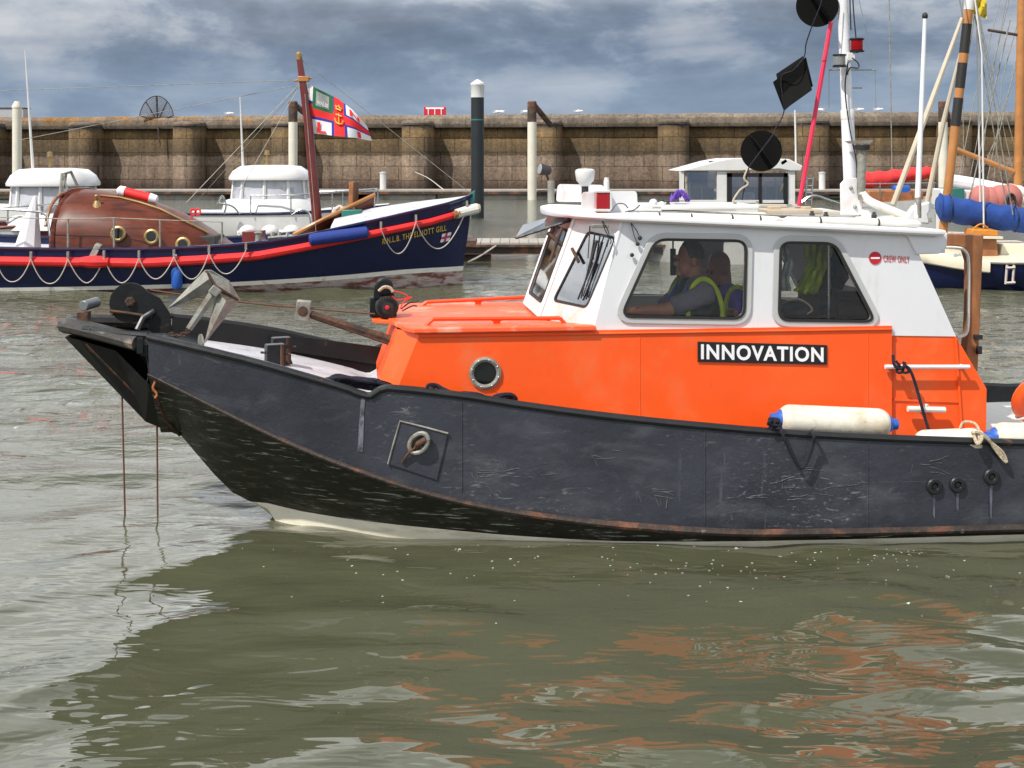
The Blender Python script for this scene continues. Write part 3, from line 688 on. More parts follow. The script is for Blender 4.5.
# rusty chine strake and black gunwale rail
for sd_ in (-1, 1):
    pts = [W(u, sd_ * (fc(u)[0] + .004), fc(u)[1] - .004) for u in us]
    MB().tube(pts, [.006 + .010 * min(1, max(0, (u - u0) / .8)) + .008 * min(1, max(0, (u - .2) / 1.2)) for u in us], 8, flat=.9).build('chine_strake', 'strake', B)
    gp = [W(u, sd_ * (fg(u)[0] - .008), (fgl(u)[1] if -.06 < u < .15 else fg(u)[1])) for u in us]
    MB().tube(gp, .021, 10).build('gunwale_rail', 'rail', B)
# ---- bow: raked nose frame
tipU, tipZ = U(L(66, 334, 0))[0], U(L(66, 334, 0))[2]
k1 = L(147, 420, 0); k2 = L(177, 434, 0); tip = L(67, 336, 0)
hwn = .06
nearq = [L(118, 349, -.17), L(150, 384, -.30), L(172, 424, -.10)]
m_ = MB()
for sd_ in (-1, 1):
    A = [W(U(p)[0], sd_ * v_, p.z) for p, v_ in ((tip, hwn), (k1, .05), (k2, .012))]
    Bq = [W(U(p)[0], sd_ * v_, p.z) for p, v_ in ((nearq[0], .24), (nearq[1], .33), (nearq[2], .10))]
    A0_, B0_ = A[0], W(U(tip)[0] + .10, sd_ * .16, tipZ - .015)
    th = NX * (-sd_ * .012)
    m_.prism([A[0], B0_, Bq[0], A[1]], th); m_.prism([A[1], Bq[0], Bq[1], Bq[2], A[2]], th)
m_.add([W(U(p)[0], s_ * v_, p.z) for p, v_, s_ in ((tip, hwn, -1), (k1, .05, -1), (k2, .012, -1), (k2, .012, 1), (k1, .05, 1), (tip, hwn, 1))], [(0, 1, 4, 5), (1, 2, 3, 4)])
m_.build('nose_plate', 'black', B, smooth=0, bevel=.003)
# crease strips and inner knees
m_ = MB()
for sd_ in (-1, 1):
    a = W(U(L(92, 340, 0))[0], sd_ * .17, L(92, 340, 0).z); b_ = W(U(L(174, 428, 0))[0], sd_ * .06, L(174, 428, 0).z + .01)
    m_.tube([a, a.lerp(b_, .5) + NX * sd_ * .02, b_], .008, 6)
    a = W(us[0], sd_ * fc(us[0])[0], fc(us[0])[1]); m_.tube([a, W(us[0] + .06, sd_ * .25, .62), k2 + NX * sd_ * .03 + AX * .02], .010, 6)
m_.build('nose_seam', 'rust', B)
# bow bumper beam: worn half pipe from the near shoulder round the tip
bm_near = [L(137, 349, -.40), L(100, 338, -.22), L(72, 326, -.05), L(66, 325, .03)]
m_ = MB()
bp = catmull([W(U(L(139, 343, -.42))[0], -.42, L(139, 343, -.42).z), W(U(L(102, 333, -.24))[0], -.24, L(102, 333, -.24).z), W(U(L(73, 326, -.06))[0], -.07, L(73, 326, -.06).z), W(U(L(66, 326, .0))[0], .03, L(66, 326, 0).z),
              W(U(L(76, 326, -.06))[0], .14, L(73, 326, -.06).z), W(U(L(102, 333, -.24))[0], .26, L(102, 333, -.24).z), W(U(L(139, 343, -.42))[0], .42, L(139, 343, -.42).z)], 5)
m_.tube(bp, .055, 10, flat=.85).build('bow_bumper', pmat('worn_black_bumper', (.035, .032, .030), .55, var=.5, vs=9, bump=.6, bs=25, c2=(.20, .16, .13), c2s=7, c2lo=.55, c2hi=.68, c2z=(.6, .6, 2)), B)
for sd_ in (-1, 1):
    p = W(U(L(141, 345, -.44))[0], sd_ * .44, L(141, 345, -.44).z)
    MB().box(p + Vector((0, 0, -.0)), (.035, .07, .09), TH).box(p + Vector((.02, 0, -.03)), (.04, .03, .06), TH).build('beam_bracket', 'black', B, smooth=0, bevel=.004)
p = L(93, 331, -.22); MB().lathe(p + Vector((-.0, -.032, .012)), (0, -1, .4), [(-.01, .016), (.004, .016), (.004, .010), (-.004, .009)], 12).build('bumper_bolt', 'rubber', B)
# deck plate of the bow
m_ = MB(); zt = 1.02
m_.add([W(-1.70, -.10, 1.085), W(-1.70, .12, 1.085), W(-1.22, .42, 1.05), W(-1.22, -.40, 1.05)], [(0, 1, 2, 3)]).add([W(-1.22, -.40, 1.046), W(-1.22, .42, 1.046), W(-1.02, .48, .98), W(-1.02, -.48, .98)], [(0, 1, 2, 3)])
m_.build('bow_plate', 'black', B, smooth=0)
for sd_ in (-1, 1):
    MB().tube([W(-1.22, sd_ * .46, fg(-1.2)[1] + .01), W(-1.4, sd_ * .36, 1.13), W(-1.62, sd_ * .2, 1.14)], .018, 8).build('bow_rail', 'rail', B)
# big bow roller with tear-shaped cheek plates
def cheek(v):
    c = L(130, 303, v); P = []
    for k in range(22):
        a = R(35) + (R(300) - R(35)) * k / 21; P.append(c + AX * (.117 * math.cos(a)) + Vector((0, 0, .117 * math.sin(a))))
    P += [L(152, 333, v), L(171, 333, v), L(171, 315, v), L(160, 298, v)]
    return P
m_ = MB()
for v in (-.13, .02): m_.prism(cheek(v), NX * .012)
m_.build('roller_cheek', 'black', B, smooth=0, bevel=.002)
c = L(130, 303, -.12); MB().lathe(c, NX, [(0.014, .095), (.03, .075), (.07, .07), (.11, .075), (.128, .095)], 24).build('bow_roller', 'rubber', B)
c = L(130, 302, -.14); m_ = MB().lathe(c - NX * .012, NX, [(0, .014), (.02, .014), (.02, .03), (.03, .03)], 10)
m_.lathe(c - NX * .010, NX, [(0, .022), (.012, .032), (.02, .032)], 6)
m_.tube([L(110, 311, -.145), L(127, 313, -.145), L(152, 317, -.145)], .010, 6).tube([L(112, 316, -.145), L(112, 311, -.145)], .008, 6)
m_.build('roller_axle', 'rust', B, smooth=30)
MB().tube([L(137, 330, -.20), L(143, 318, -.17), L(154, 311, -.14)], .017, 8).build('cheek_strut', 'rail', B)
# small end roller
c = L(85, 305, -.03); MB().lathe(c - AX * .0 - NX * .05, (NX + AX * .45 + Vector((0, 0, .08))), [(0, .026), (.004, .030), (.13, .030), (.134, .026)], 18).build('fairlead_roller', pmat('grey_roller', (.16, .17, .18), .4, .3, var=.2), B)
MB().box(L(84, 316, -.03), (.06, .10, .05), TH).build('roller_bracket', 'rust', B, smooth=0)
# lines hanging into the water
for (px, py), v, lab in (((122, 396), .0, 'left rusty wire hanging from the bow into the water'), ((157, 427), .0, 'right rusty wire hanging from the bow into the water')):
    a = L(px, py - 2, v); b_ = Vector((a.x + .025 * (1 if px < 140 else 0), a.y, -.6))
    o = MB().tube([a, a.lerp(b_, .5) + Vector((.004, 0, 0)), b_], .0055, 6).build('hanging_wire', 'wirerope'); tag(o, lab, 'wire', 'wires hanging from the bow')
m_ = MB(); m_.tube(catmull([L(146, 352, -.44), L(149, 372, -.44), L(147, 384, -.42), L(151, 392, -.38)], 5), .004, 5); m_.build('bow_lanyard', 'rubber', B)
MB().tube(catmull([L(151, 377, -.42), L(155, 381, -.43), L(153, 388, -.43), L(157, 394, -.43), L(155, 398, -.43)], 4), .007, 6).build('rusty_hook', pmat('orange_rust', (.38, .12, .04), .8, bump=.4), B)

# ---- orange house
VS = -.62
def ring_house(z0):
    pass
zt = L(420, 333, VS).z
hb = {  # front corner points: bottom, top
    'fc_b': L(384, 366, -.42), 'fc_t': L(397, 343, -.44), 'ns_b': L(397, 390, VS), 'ns_t': L(420, 340, VS)}
def mir(p): u, v, z = U(p); return W(u, -v, z)
def down(p, z=.45):
    return Vector((p.x, p.y, z))
m_ = MB()
fb_, ft_, nb_, nt_ = hb['fc_b'], hb['fc_t'], hb['ns_b'], hb['ns_t']
nt_ = Vector((nt_.x, nt_.y, zt - .0)); ft_ = Vector((ft_.x, ft_.y, zt - .004)); zz = zt
for p in (nt_, ft_): p.z = zz
fb2 = fb_ + (fb_ - ft_) * .5; nb2 = nb_ + (nb_ - nt_) * .5
m_.grid([[nb2, nb_, nt_], [fb2, fb_, ft_], [mir(fb2), mir(fb_), mir(ft_)], [mir(nb2), mir(nb_), mir(nt_)]])
# side wall with porthole hole, both sides
pc = L(485, 373, VS); ph_r = 12.6
outer = [(U(nt_)[0], zz), (U(nb_)[0], nb_.z), (U(nb2)[0], nb2.z), (U(L(892, 440, VS))[0], .40), (U(L(892, 333, VS))[0], zz)]
hole = [(U(pc)[0] + .066 * math.cos(k * PI / 12), pc.z + .066 * math.sin(k * PI / 12)) for k in range(24)]
plate(m_, outer, [hole], lambda a, b: W(a, VS, b), NX * .02)
plate(m_, outer, [hole], lambda a, b: W(a, -VS, b), NX * -.02)
m_.build('house', 'orange', B, smooth=25)
for sd_ in (1, -1):
    MB().tube([W(U(nt_)[0], sd_ * (VS - .004), zz - .018), W(U(L(892, 333, VS))[0] - .005, sd_ * (VS - .004), zz - .018)], .008, 6).build('house_lip', 'orange', B)
    for px in (640, 868):
        a = L(px, 340, VS); MB().tube([W(U(a)[0], sd_ * (VS - .000), zz - .03), W(U(a)[0], sd_ * (VS - .000), .45)], .003, 5).build('plate_seam', 'orange', B)
# aft quarter panels (set in a little)
for sd_ in (1, -1):
    V2 = VS + .025; pp = [L(892, 336, V2), L(956, 336, V2), L(987, 389, V2), L(986, 450, V2), L(892, 450, V2)]
    pp = [W(U(p)[0], V2 * sd_, p.z) for p in pp]
    MB().prism(pp, NX * .02 * sd_).build('quarter_panel', 'orange', B, smooth=0, bevel=.004)
    MB().prism([W(U(L(a, b, V2))[0], sd_ * (V2 - .002), L(a, b, V2).z) for a, b in ((893, 398), (960, 400), (960, 402.5), (893, 400.5))], -NX * .006 * sd_).prism([W(U(L(a, b, V2))[0], sd_ * (V2 - .002), L(a, b, V2).z) for a, b in ((954, 337), (956, 337), (962, 432), (960, 432))], -NX * .010 * sd_).build('panel_stiffener', 'orange', B, smooth=0)
    pts = [W(U(L(a, b, VS))[0], sd_ * (VS - .03), L(a, b, VS).z) for a, b in ((883, 366), (967, 366))]
    MB().tube(pts, .0125, 10).tube([pts[0] + AX * .03, pts[0] + AX * .03 + NX * .05 * sd_], .01, 6).tube([pts[1] - AX * .03, pts[1] - AX * .03 + NX * .05 * sd_], .01, 6).build('grab_bar', 'white', B)
    pts = [W(U(L(a, b, VS))[0], sd_ * (VS - .025), L(a, b, VS).z) for a, b in ((906, 408), (943, 409))]
    MB().tube(pts, .017, 10).tube([pts[0].lerp(pts[1], .5) + Vector((0, 0, .03)), pts[0].lerp(pts[1], .5)], .012, 6).box(pts[0].lerp(pts[1], .5) + NX * .02 * sd_, (.05, .05, .03), TH).build('step_cleat', 'white_dirty', B)
# window 'pelmet' strip between orange and white
# porthole
def portring(p, nrm, ro, ri, parent, mat='galv', gm='darkglass', nb=8):
    m_ = MB().lathe(p + nrm * .0, nrm, [(0, ri), (0, ro), (.012, ro), (.018, (ro + ri) / 2), (.012, ri), (0, ri)], 32, cap=False)
    r_ = m_.build('porthole_ring', mat, parent); m_ = MB()
    up = Vector((0, 0, 1)); sx_ = nrm.cross(up).normalized()
    for k in range(nb):
        a = 2 * PI * k / nb + .3; m_.ball(p + nrm * .016 + (sx_ * math.cos(a) + up * math.sin(a)) * (ro + ri) / 2, ro * .06, 5)
    m_.build('bolt', 'steel', r_)
    MB().lathe(p, nrm, [(-.004, ri * 1.02), (.0, ri * 1.02)], 32).build('porthole_glass', gm, r_)
for sd_ in (-1, 1):
    portring(W(U(pc)[0], sd_ * abs(VS) + sd_ * .0, pc.z), NX * sd_, .090, .064, B)
# coachroof slab
cz = zz; cr = [L(388, 322, -.16), L(405, 334, -.56), L(414, 334, VS - .03), L(596, 331, VS - .03)]
crn = [W(U(p)[0], U(p)[1], cz) for p in cr]
out = crn + [mir(p) for p in crn[::-1]]
MB().prism([p + Vector((0, 0, .001)) for p in out], Vector((0, 0, .028))).build('coachroof', 'orange_top', B, smooth=0, bevel=.006)
pl = [L(376, 318, -.15), L(385, 323, -.16)]
m_ = MB(); p0 = U(L(372, 320, -.1)); u1 = U(crn[0])[0]
m_.prism([W(p0[0], -.13, cz), W(u1 + .02, -.22, cz), W(u1 + .02, .2, cz), W(p0[0], .13, cz)], Vector((0, 0, .022))).build('winch_shelf', 'orange', B, smooth=0, bevel=.004)
# stiffening rails along the coachroof
def hrail(sd_, pts):
    m_ = MB(); q = [W(U(L(a, b, -.50 * sd_))[0], -.50 * sd_, L(a, b, -.5 * sd_).z) for a, b in pts]
    zb = cz + .03
    top = max(p.z for p in q[1:-1])
    for k in range(len(q) - 1): m_.tube([q[k], q[k + 1]], .0125, 6)
    mid = q[1].lerp(q[-2], .5)
    m_.prism([mid + AX * -.055 + Vector((0, 0, 0)), mid + AX * .055, Vector((mid + AX * .02).to_tuple()[:2] + (mid.z * .4 + zb * .6,)), Vector((mid + AX * .02).to_tuple()[:2] + (zb,)), Vector((mid - AX * .02).to_tuple()[:2] + (zb,)), Vector((mid - AX * .02).to_tuple()[:2] + (mid.z * .4 + zb * .6,))], NX * .01)
    m_.build('handrail', M.setdefault('railorange', pmat('orange_rail_paint', (.78, .07, .008), .4, var=.1, bump=.1)), B, smooth=30)
nr = [(424, 327), (433, 319), (560, 318), (567, 326)]
hrail(1, nr); hrail(-1, [(416, 309), (427, 302), (529, 297), (533, 303)])
# ---- white wheelhouse
VW = -.60
win1 = rpoly([(655.5, 239.5), (745.5, 241), (743.5, 318), (621, 316)], 11)
win2 = rpoly([(780.5, 242.5), (834, 243.5), (874, 321), (778.5, 319.5)], 10)
wallo = [(593, 331.5), (622, 221), (945, 231), (945, 253), (919, 254), (956, 336.5)]
for sd_ in (1, -1):
    mp_ = (lambda v: (lambda a, b: (lambda p: W(U(p)[0], v * sd_, p.z))(L(a, b, VW))))
    plate(MB(), wallo, [win1, win2], mp_(VW), NX * .022 * sd_).build('side_wall', 'white', B, smooth=0)
    for w_ in (win1, win2):
        fr = plate(MB(), offs(w_, 7.2), [offs(w_, -.3)], mp_(VW - .001), -NX * .010 * sd_).build('window_frame', 'grey_frame', B, smooth=0, bevel=.003)
        plate(MB(), offs(w_, 1.6), [offs(w_, -1.2)], mp_(VW - .012), -NX * .004 * sd_).build('window_seal', 'rubber', fr, smooth=0)
        plate(MB(), offs(w_, -.5), [], mp_(VW + .006), NX * .004 * sd_).build('window_glass', 'glass', fr, smooth=0)
def quad(p00, p10, p11, p01): return lambda a, b: (p00 * (1 - a) + p10 * a) * (1 - b) + (p01 * (1 - a) + p11 * a) * b
chb0, chb1, cht1, cht0 = L(538, 317, -.34), L(593, 331.5, VW), L(623, 219, VW), L(574, 217, -.36)
def facet(P, wn_, sd_, name, ext):
    f = quad(*P); hole = rpoly(wn_, .06)
    plate(MB(), [(0, 0), (1, 0), (1, 1), (0, 1)], [hole], f, ext).build(name, 'white_stain', B, smooth=0)
    cen = sum(P, Vector()) / 4
    g = plate(MB(), offs(hole, .012), [offs(hole, -.012)], f, -ext.normalized() * .005).build('windscreen_seal', 'rubber', B, smooth=0)
    plate(MB(), hole, [], lambda a, b: f(a, b) + ext * .3, ext * .12).build('windscreen_glass', 'glassdark', g, smooth=0)
# find facet window in facet coordinates from its corners in the picture
def inquad(P, px, py):
    best = None; f = quad(*P)
    def pr(q): return 512 + FPX * q.x / q.y, YH + FPX * (HCAM - q.z) / q.y
    a = b = .5
    for _ in range(40):
        x, y = pr(f(a, b)); e = 1e-4
        xa, ya = pr(f(a + e, b)); xb, yb = pr(f(a, b + e))
        J = [[(xa - x) / e, (xb - x) / e], [(ya - y) / e, (yb - y) / e]]; dx, dy = px - x, py - y
        dt = J[0][0] * J[1][1] - J[0][1] * J[1][0]
        a += (dx * J[1][1] - dy * J[0][1]) / dt; b += (J[0][0] * dy - J[1][0] * dx) / dt
    return (a, b)
Pn = (chb0, chb1, cht1, cht0)
wq = [inquad(Pn, *q) for q in ((553, 300), (586, 307), (615, 238), (587, 232))]
facet(Pn, wq, 1, 'quarter_front', NX * .02)
Pf = tuple(mir(p) for p in Pn); facet(Pf, wq, -1, 'quarter_front', -NX * .02)
Pc = (mir(chb0), chb0, cht0, mir(cht0))
facet(Pc, [(.08, .14), (.92, .14), (.92, .86), (.08, .86)], 0, 'front_wall', AX * .02)
# bright rolled corner posts
for a_, b_ in ((chb1 + NX * .02, cht1 + NX * .01), (mir(chb1 + NX * .02), mir(cht1 + NX * .01)), (chb0 + AX * .01, cht0 + AX * .01), (mir(chb0 + AX * .01), mir(cht0 + AX * .01))):
    MB().tube([a_, b_], .016, 8).build('corner_post', 'white', B)
# aft bulkhead (wood) with doorway
ub = U(L(900, 300, VW))[0]
m_ = MB(); 
m_.box(W(ub, -.40, 1.1), (.02, .38, 1.15), TH).box(W(ub, .45, 1.1), (.02, .28, 1.15), TH).build('aft_bulkhead', 'wood', B, smooth=0)
m_ = MB(); uf = U(L(600, 330, VW))[0]
m_.box(W((ub + uf) / 2, 0, .22), (ub - uf, 1.16, .03), TH); m_.box(W(uf - .1, 0, .62), (.02, 1.18, .8), TH).build('wheelhouse_floor', 'darkint', B, smooth=0)
# helm console and wheel
m_ = MB().prism([W(uf - .08, -.55, 1.16), W(uf + .20, -.55, 1.14), W(uf + .24, -.55, 1.05), W(uf + .20, -.55, .3), W(uf - .08, -.55, .3)], NX * 1.1); m_.build('helm_console', 'darkint', B, smooth=0, bevel=.01)
c = W(uf + .27, -.12, 1.14); m_ = MB(); ax_ = (AX * .8 + Vector((0, 0, .6))).normalized(); sx_ = NX; up_ = ax_.cross(sx_).normalized()
m_.loop([c + (sx_ * math.cos(k * PI / 12) + up_ * math.sin(k * PI / 12)) * .16 for k in range(24)], .012, 8)
for k in range(3): m_.tube([c, c + (sx_ * math.cos(k * 2.1 + .5) + up_ * math.sin(k * 2.1 + .5)) * .16], .008, 6)
m_.tube([c, c - ax_ * .08], .02, 8).build('steering_wheel', 'rubber', B)
for (px, v, lab) in ((700, -.18, 1), (735, .24, 1)):
    c = L(px, 330, v); c.z = .82
    s_ = MB().box(c + Vector((0, 0, -.03)), (.38, .36, .08), TH).build('seat_cushion', 'darkint', B, bevel=.02)
    MB().lathe(Vector((c.x, c.y, .23)), (0, 0, 1), [(0, .12), (.02, .12), (.03, .03), (.53, .03)], 12).build('seat_post', 'steel', B)
# inside rear: dark locker, a window post, equipment
m_ = MB().box(W(ub - .12, .18, .8), (.2, .75, 1.0), TH).box(W(ub - .25, -.2, .7), (.3, .7, .75), TH); m_.build('locker', 'interior', B, smooth=0, bevel=.01)
MB().box(W(ub - .52, .42, 1.15), (.04, .32, 1.2), TH).build('partition', 'interior', B, smooth=0)
MB().tube([L(829, 240, -.3), L(829, 325, -.3)], .010, 8).build('grab_pole', 'steel', B)
# mirror/screen hung at the front of window 1
MB().box(L(673, 262, -.2), (.03, .03, .16), TH).tube([L(673, 240, -.2), L(673, 255, -.2)], .006, 6).build('hanging_screen', 'rubber', B, bevel=.004)
# ---- roof
def rz_(u): # roof height along the boat
    a, b_ = U(L(600, 214, -.66)), U(L(945, 230, -.70)); return a[2] + (b_[2] - a[2]) * (u - a[0]) / (b_[0] - a[0])
uR = U(L(947, 230, -.7))[0]
hi = [(U(L(543, 205, -.02))[0], 0), (U(L(546, 206, -.15))[0] + .01, -.16), (U(L(560, 212, -.38))[0], -.38), (U(L(590, 217, -.58))[0], -.56), (U(L(625, 220, -.68))[0], -.67), (uR, -.68)]
sm = catmull([Vector((a, b, 0)) for a, b in hi[:-1]], 4) + [Vector((uR, -.68, 0))]
full = [(p.x, p.y) for p in sm] + [(p.x, -p.y) for p in sm[::-1][:-1]]
def roofp(u, v, dz_=0): return W(u, v, rz_(u) + .030 * (1 - (v / .68) ** 2) - .0 + dz_)
m_ = MB()
n_ = len(full); uc = sum(p[0] for p in full) / n_
rows = []
for s_, dzz in ((.955, -.038), (1.0, -.026), (1.005, -.014), (1.0, -.004), (.985, 0), (.93, .004)):
    rows.append([W(uc + (a - uc) * (1 - (1 - s_) * .35), v * s_, rz_(a) + dzz) for a, v in full])
m_.grid(rows, close=True)
m_.add(rows[0], [list(range(n_))[::-1]])
# crowned top
top = [rows[-1]]
m_.grid([rows[-1], [W(uc + (a - uc) * .8, v * .6, rz_(a) + .018) for a, v in full], [W(uc + (a - uc) * .6, v * .25, rz_(a * .6 + uc * .4) + .022) for a, v in full]], close=True)
m_.add([W(uc + (a - uc) * .6, v * .25, rz_(a * .6 + uc * .4) + .022) for a, v in full], [list(range(n_))])
m_.build('roof', 'white', B, smooth=40)
# drop piece under the aft roof edge
for sd_ in (1, -1):
    pp = [W(U(L(a, b, VW - .02))[0], (VW - .02) * sd_, L(a, b, VW - .02).z) for a, b in ((905, 231), (948, 233), (947, 247), (940, 254), (917, 254.5))]
    MB().prism(pp, NX * .05 * sd_).build('roof_knee', 'white', B, smooth=0, bevel=.008)
# roof clutter: near pipe rolls, hatch, plates
def rt(px, py, v): return L(px, py, v)
for a, b_ in (((641, 216.5), (712, 218.5)), ((716, 218.5), (778, 220.5)), ((787, 220.5), (916, 224))):
    A, Bq = rt(*a, -.55), rt(*b_, -.55); M_ = catmull([A, A.lerp(Bq, .5) + Vector((0, 0, .004)), Bq], 5)
    MB().tube([A - AX * .03] + M_ + [Bq + AX * .03], [.008] + [.023] * len(M_) + [.008], 12).build('canvas_roll', 'white_dirty', B)
    for t in (.25, .7): c = A.lerp(Bq, t); MB().lathe(c - AX * .004, AX, [(0, .026), (.01, .026)], 12).build('roll_strap', 'darkint', B)
c = rt(695, 206, -.1); MB().box(c, (.66, .5, .03), TH).build('roof_hatch', 'gelcoat', B, bevel=.01)
c = rt(722, 214, -.36); MB().box(c, (.5, .12, .018), TH).build('roof_plate', 'white_dirty', B, bevel=.005)
c = rt(650, 208, -.3); MB().box(c, (.12, .10, .04), TH).ball(c + Vector((.02, 0, .03)), .025, 8).ball(c + AX * .07 + Vector((0, 0, .02)), .02, 8).build('roof_vent', 'gelcoat', B, bevel=.005)
c = rt(790, 211, -.2); MB().box(c, (.34, .2, .022), TH).box(c + AX * -.1 + Vector((0, 0, .015)), (.07, .06, .03), TH).box(c + AX * .1 + Vector((0, 0, .015)), (.05, .06, .025), TH).build('roof_locker', pmat('tan_board', (.45, .36, .26), .7, var=.2), B, bevel=.004)
m_ = MB()
for px in (786, 791): m_.ball(rt(px, 217, -.42), .014, 6)
m_.build('roof_socket', 'rubber', B)
for a_, b_, v_ in (((640, 207), (735, 210), -.02), ((742, 204), (800, 207), .1), ((812, 212), (838, 213), -.2)):
    A_, B_ = rt(*a_, v_), rt(*b_, v_); MB().box((A_ + B_) / 2, ((B_ - A_).length, .05, .018), TH, ry=.012).build('roof_batten', 'tan', B, bevel=.003)
MB().tube([rt(628, 211, -.5), rt(700, 212.5, -.48), rt(800, 216, -.48), rt(905, 220, -.5)], .005, 6).build('roof_conduit', 'galv', B)
for px_, py_, v_ in ((662, 205, -.25), (668, 206, -.25), (735, 207, -.2), (757, 206, .1), (812, 216, -.4), (826, 217, -.4), (874, 217, -.3)):
    MB().lathe(rt(px_, py_, v_), (0, 0, 1), [(-.01, .016), (.012, .016), (.018, .010), (.03, .010)], 10).build('roof_fitting', 'galv' if px_ % 2 else 'darkint', B)
c = rt(890, 219, -.1); MB().box(c, (.42, .3, .03), TH).build('roof_step', 'white_dirty', B, bevel=.008)
MB().prism([rt(903, 222, -.3), rt(915, 206, -.3), rt(930, 202, -.3), rt(936, 205, -.3), rt(928, 214, -.3), rt(930, 224, -.3)], NX * .06).build('aft_horn_cover', 'gelcoat', B, bevel=.008)
# purple cloth on hatch
c = rt(680, 196, -.1); m_ = MB(); rr_ = random.Random(2)
m_.grid([[c + AX * ((i - 4) * .012 + .004 * math.sin(j * 2)) + NX * (j - 3) * .02 + Vector((0, 0, .010 + .016 * math.sin(i * 2.3 + j) + .008 * math.cos(j * 2.9 + i) - .0018 * ((i - 4) ** 2))) for j in range(7)] for i in range(9)])
m_.grid([[c + AX * (i - 3) * .016 + NX * (j - 3) * .02 + Vector((0, 0, -.03)) for j in range(7)] for i in range(7)])
for k in range(2): m_.tube(catmull([c + AX * (-.05 + .02 * k) + Vector((0, -.04, -.02)), c + AX * (-.02 + .02 * k) + Vector((0, -.06, .035)), c + AX * (.03 + .02 * k) + Vector((0, -.05, -.02))], 4), .008, 6)
o = m_.build('cloth', 'purple', smooth=25); tag(o, 'crumpled purple cloth lying on the white roof hatch', 'cloth')
# front roof gear
def board(pts, v, name):
    q = rpoly(pts, 4); return plate(MB(), q, [], lambda a, b: L(a, b, v), NX * .012).build(name, 'white_stain', B, bevel=.003, smooth=0)
bd = board([(581, 215), (582, 192), (637, 191), (638, 214)], -.50, 'light_board')
board([(556, 202), (558, 184), (604, 185), (605, 202)], .45, 'light_board')
def lantern(c, r, h, mt, parent, nm):
    MB().lathe(c, (0, 0, 1), [(0, r * 1.12), (h * .10, r * 1.12), (h * .13, r * .9)], 18).lathe(c + Vector((0, 0, h * .87)), (0, 0, 1), [(0, r * .9), (h * .03, r * 1.12), (h * .13, r * 1.1), (h * .15, r * .7)], 18).build(nm, 'black', parent)
    pr = []
    for k in range(9): pr += [(h * (.13 + .74 * k / 9), r * .88), (h * (.13 + .74 * (k + .5) / 9), r * 1.0)]
    pr.append((h * .87, r * .88)); return MB().lathe(c, (0, 0, 1), pr, 20).build('lens', mt, parent)
c = L(602, 209, -.545); 
MB().box(c + Vector((0, 0, .048)), (.076, .07, .096), TH).build('port_light', 'redlens', B, bevel=.004)
MB().box(c + Vector((0, 0, .100)) , (.085, .08, .012), TH).box(c + Vector((0, 0, -.006)), (.085, .08, .014), TH).box(c + AX * .046 + Vector((0, 0, .046)), (.012, .08, .10), TH).build('light_housing', 'gelcoat', B, bevel=.002)
MB().box(c + Vector((0, .0, -.022)), (.06, .05, .02), TH).build('light_bracket', 'amber', B, smooth=0)
c = L(585, 199, -.2); MB().lathe(c, (0, 0, 1), [(.075, .02), (.08, .030), (.095, .038), (.11, .052), (.16, .060), (.172, .057), (.180, .04), (.182, .0)], 24).build('satellite_dome', 'gelcoat', B)
MB().lathe(c + Vector((0, 0, -.06)), (0, 0, 1), [(0, .021), (.135, .021)], 16).build('dome_neck', 'rubber', B)
c = L(606.5, 192, .1); MB().lathe(c, (0, 0, 1), [(-.08, .018), (.07, .018), (.075, .014), (.09, .014)], 14).build('sensor', 'gelcoat', B)
c = L(551, 203, .2); MB().lathe(c, (0, 0, 1), [(0, .022), (.14, .022)], 14).build('bracket_post', 'galv', B)
c = L(545, 170, .25); m_ = MB(); dv = Vector((-.9, -.3, .15)).normalized()
MB().lathe(c, dv, [(-.04, .015), (-.03, .03), (.02, .036), (.035, .036)], 18).tube([c, L(549, 182, .25), L(548, 203, .25)], .008, 6).build('searchlight', 'darkint', B)
MB().lathe(c + dv * .035, dv, [(0, .034), (.004, .03)], 18).build('searchlight_lens', 'clearlens', B)
m_ = MB()
for pts in (((612, 210), (617, 204), (624, 204), (628, 208)), ((602, 221), (606, 232), (611, 240), (610, 244)), ((603, 221), (609, 234), (607, 247)), ((640, 205), (634, 210), (625, 212))):
    m_.tube(catmull([L(a, b, -.63) for a, b in pts], 4), .003, 5)
m_.build('loose_cable', 'rubber', B)
m_ = MB()
for a, b_ in ((620, 233), (637, 0), (0, 0)): pass
for q_ in ((604.5, 221, 609, 238), (603, 221, 611, 250)): pass
for px, py in ((640.5, 238), (637, 243.5), (632, 254)):
    pass
for px, py in ((640, 238), (637.5, 244), (632, 255)): MB().ball(L(px - 0, py, VW - .02), .012, 8).build('cable_knob', 'rubber', B)
m_ = MB(); m_.tube([L(631, 223, VW - .02), L(637, 231, VW - .02), L(640, 238, VW - .02)], .0025, 5).tube([L(631, 223, VW - .02), L(634, 235, VW - .02), L(637.5, 244, VW - .02)], .0025, 5)
m_.build('knob_cord', 'rubber', B)
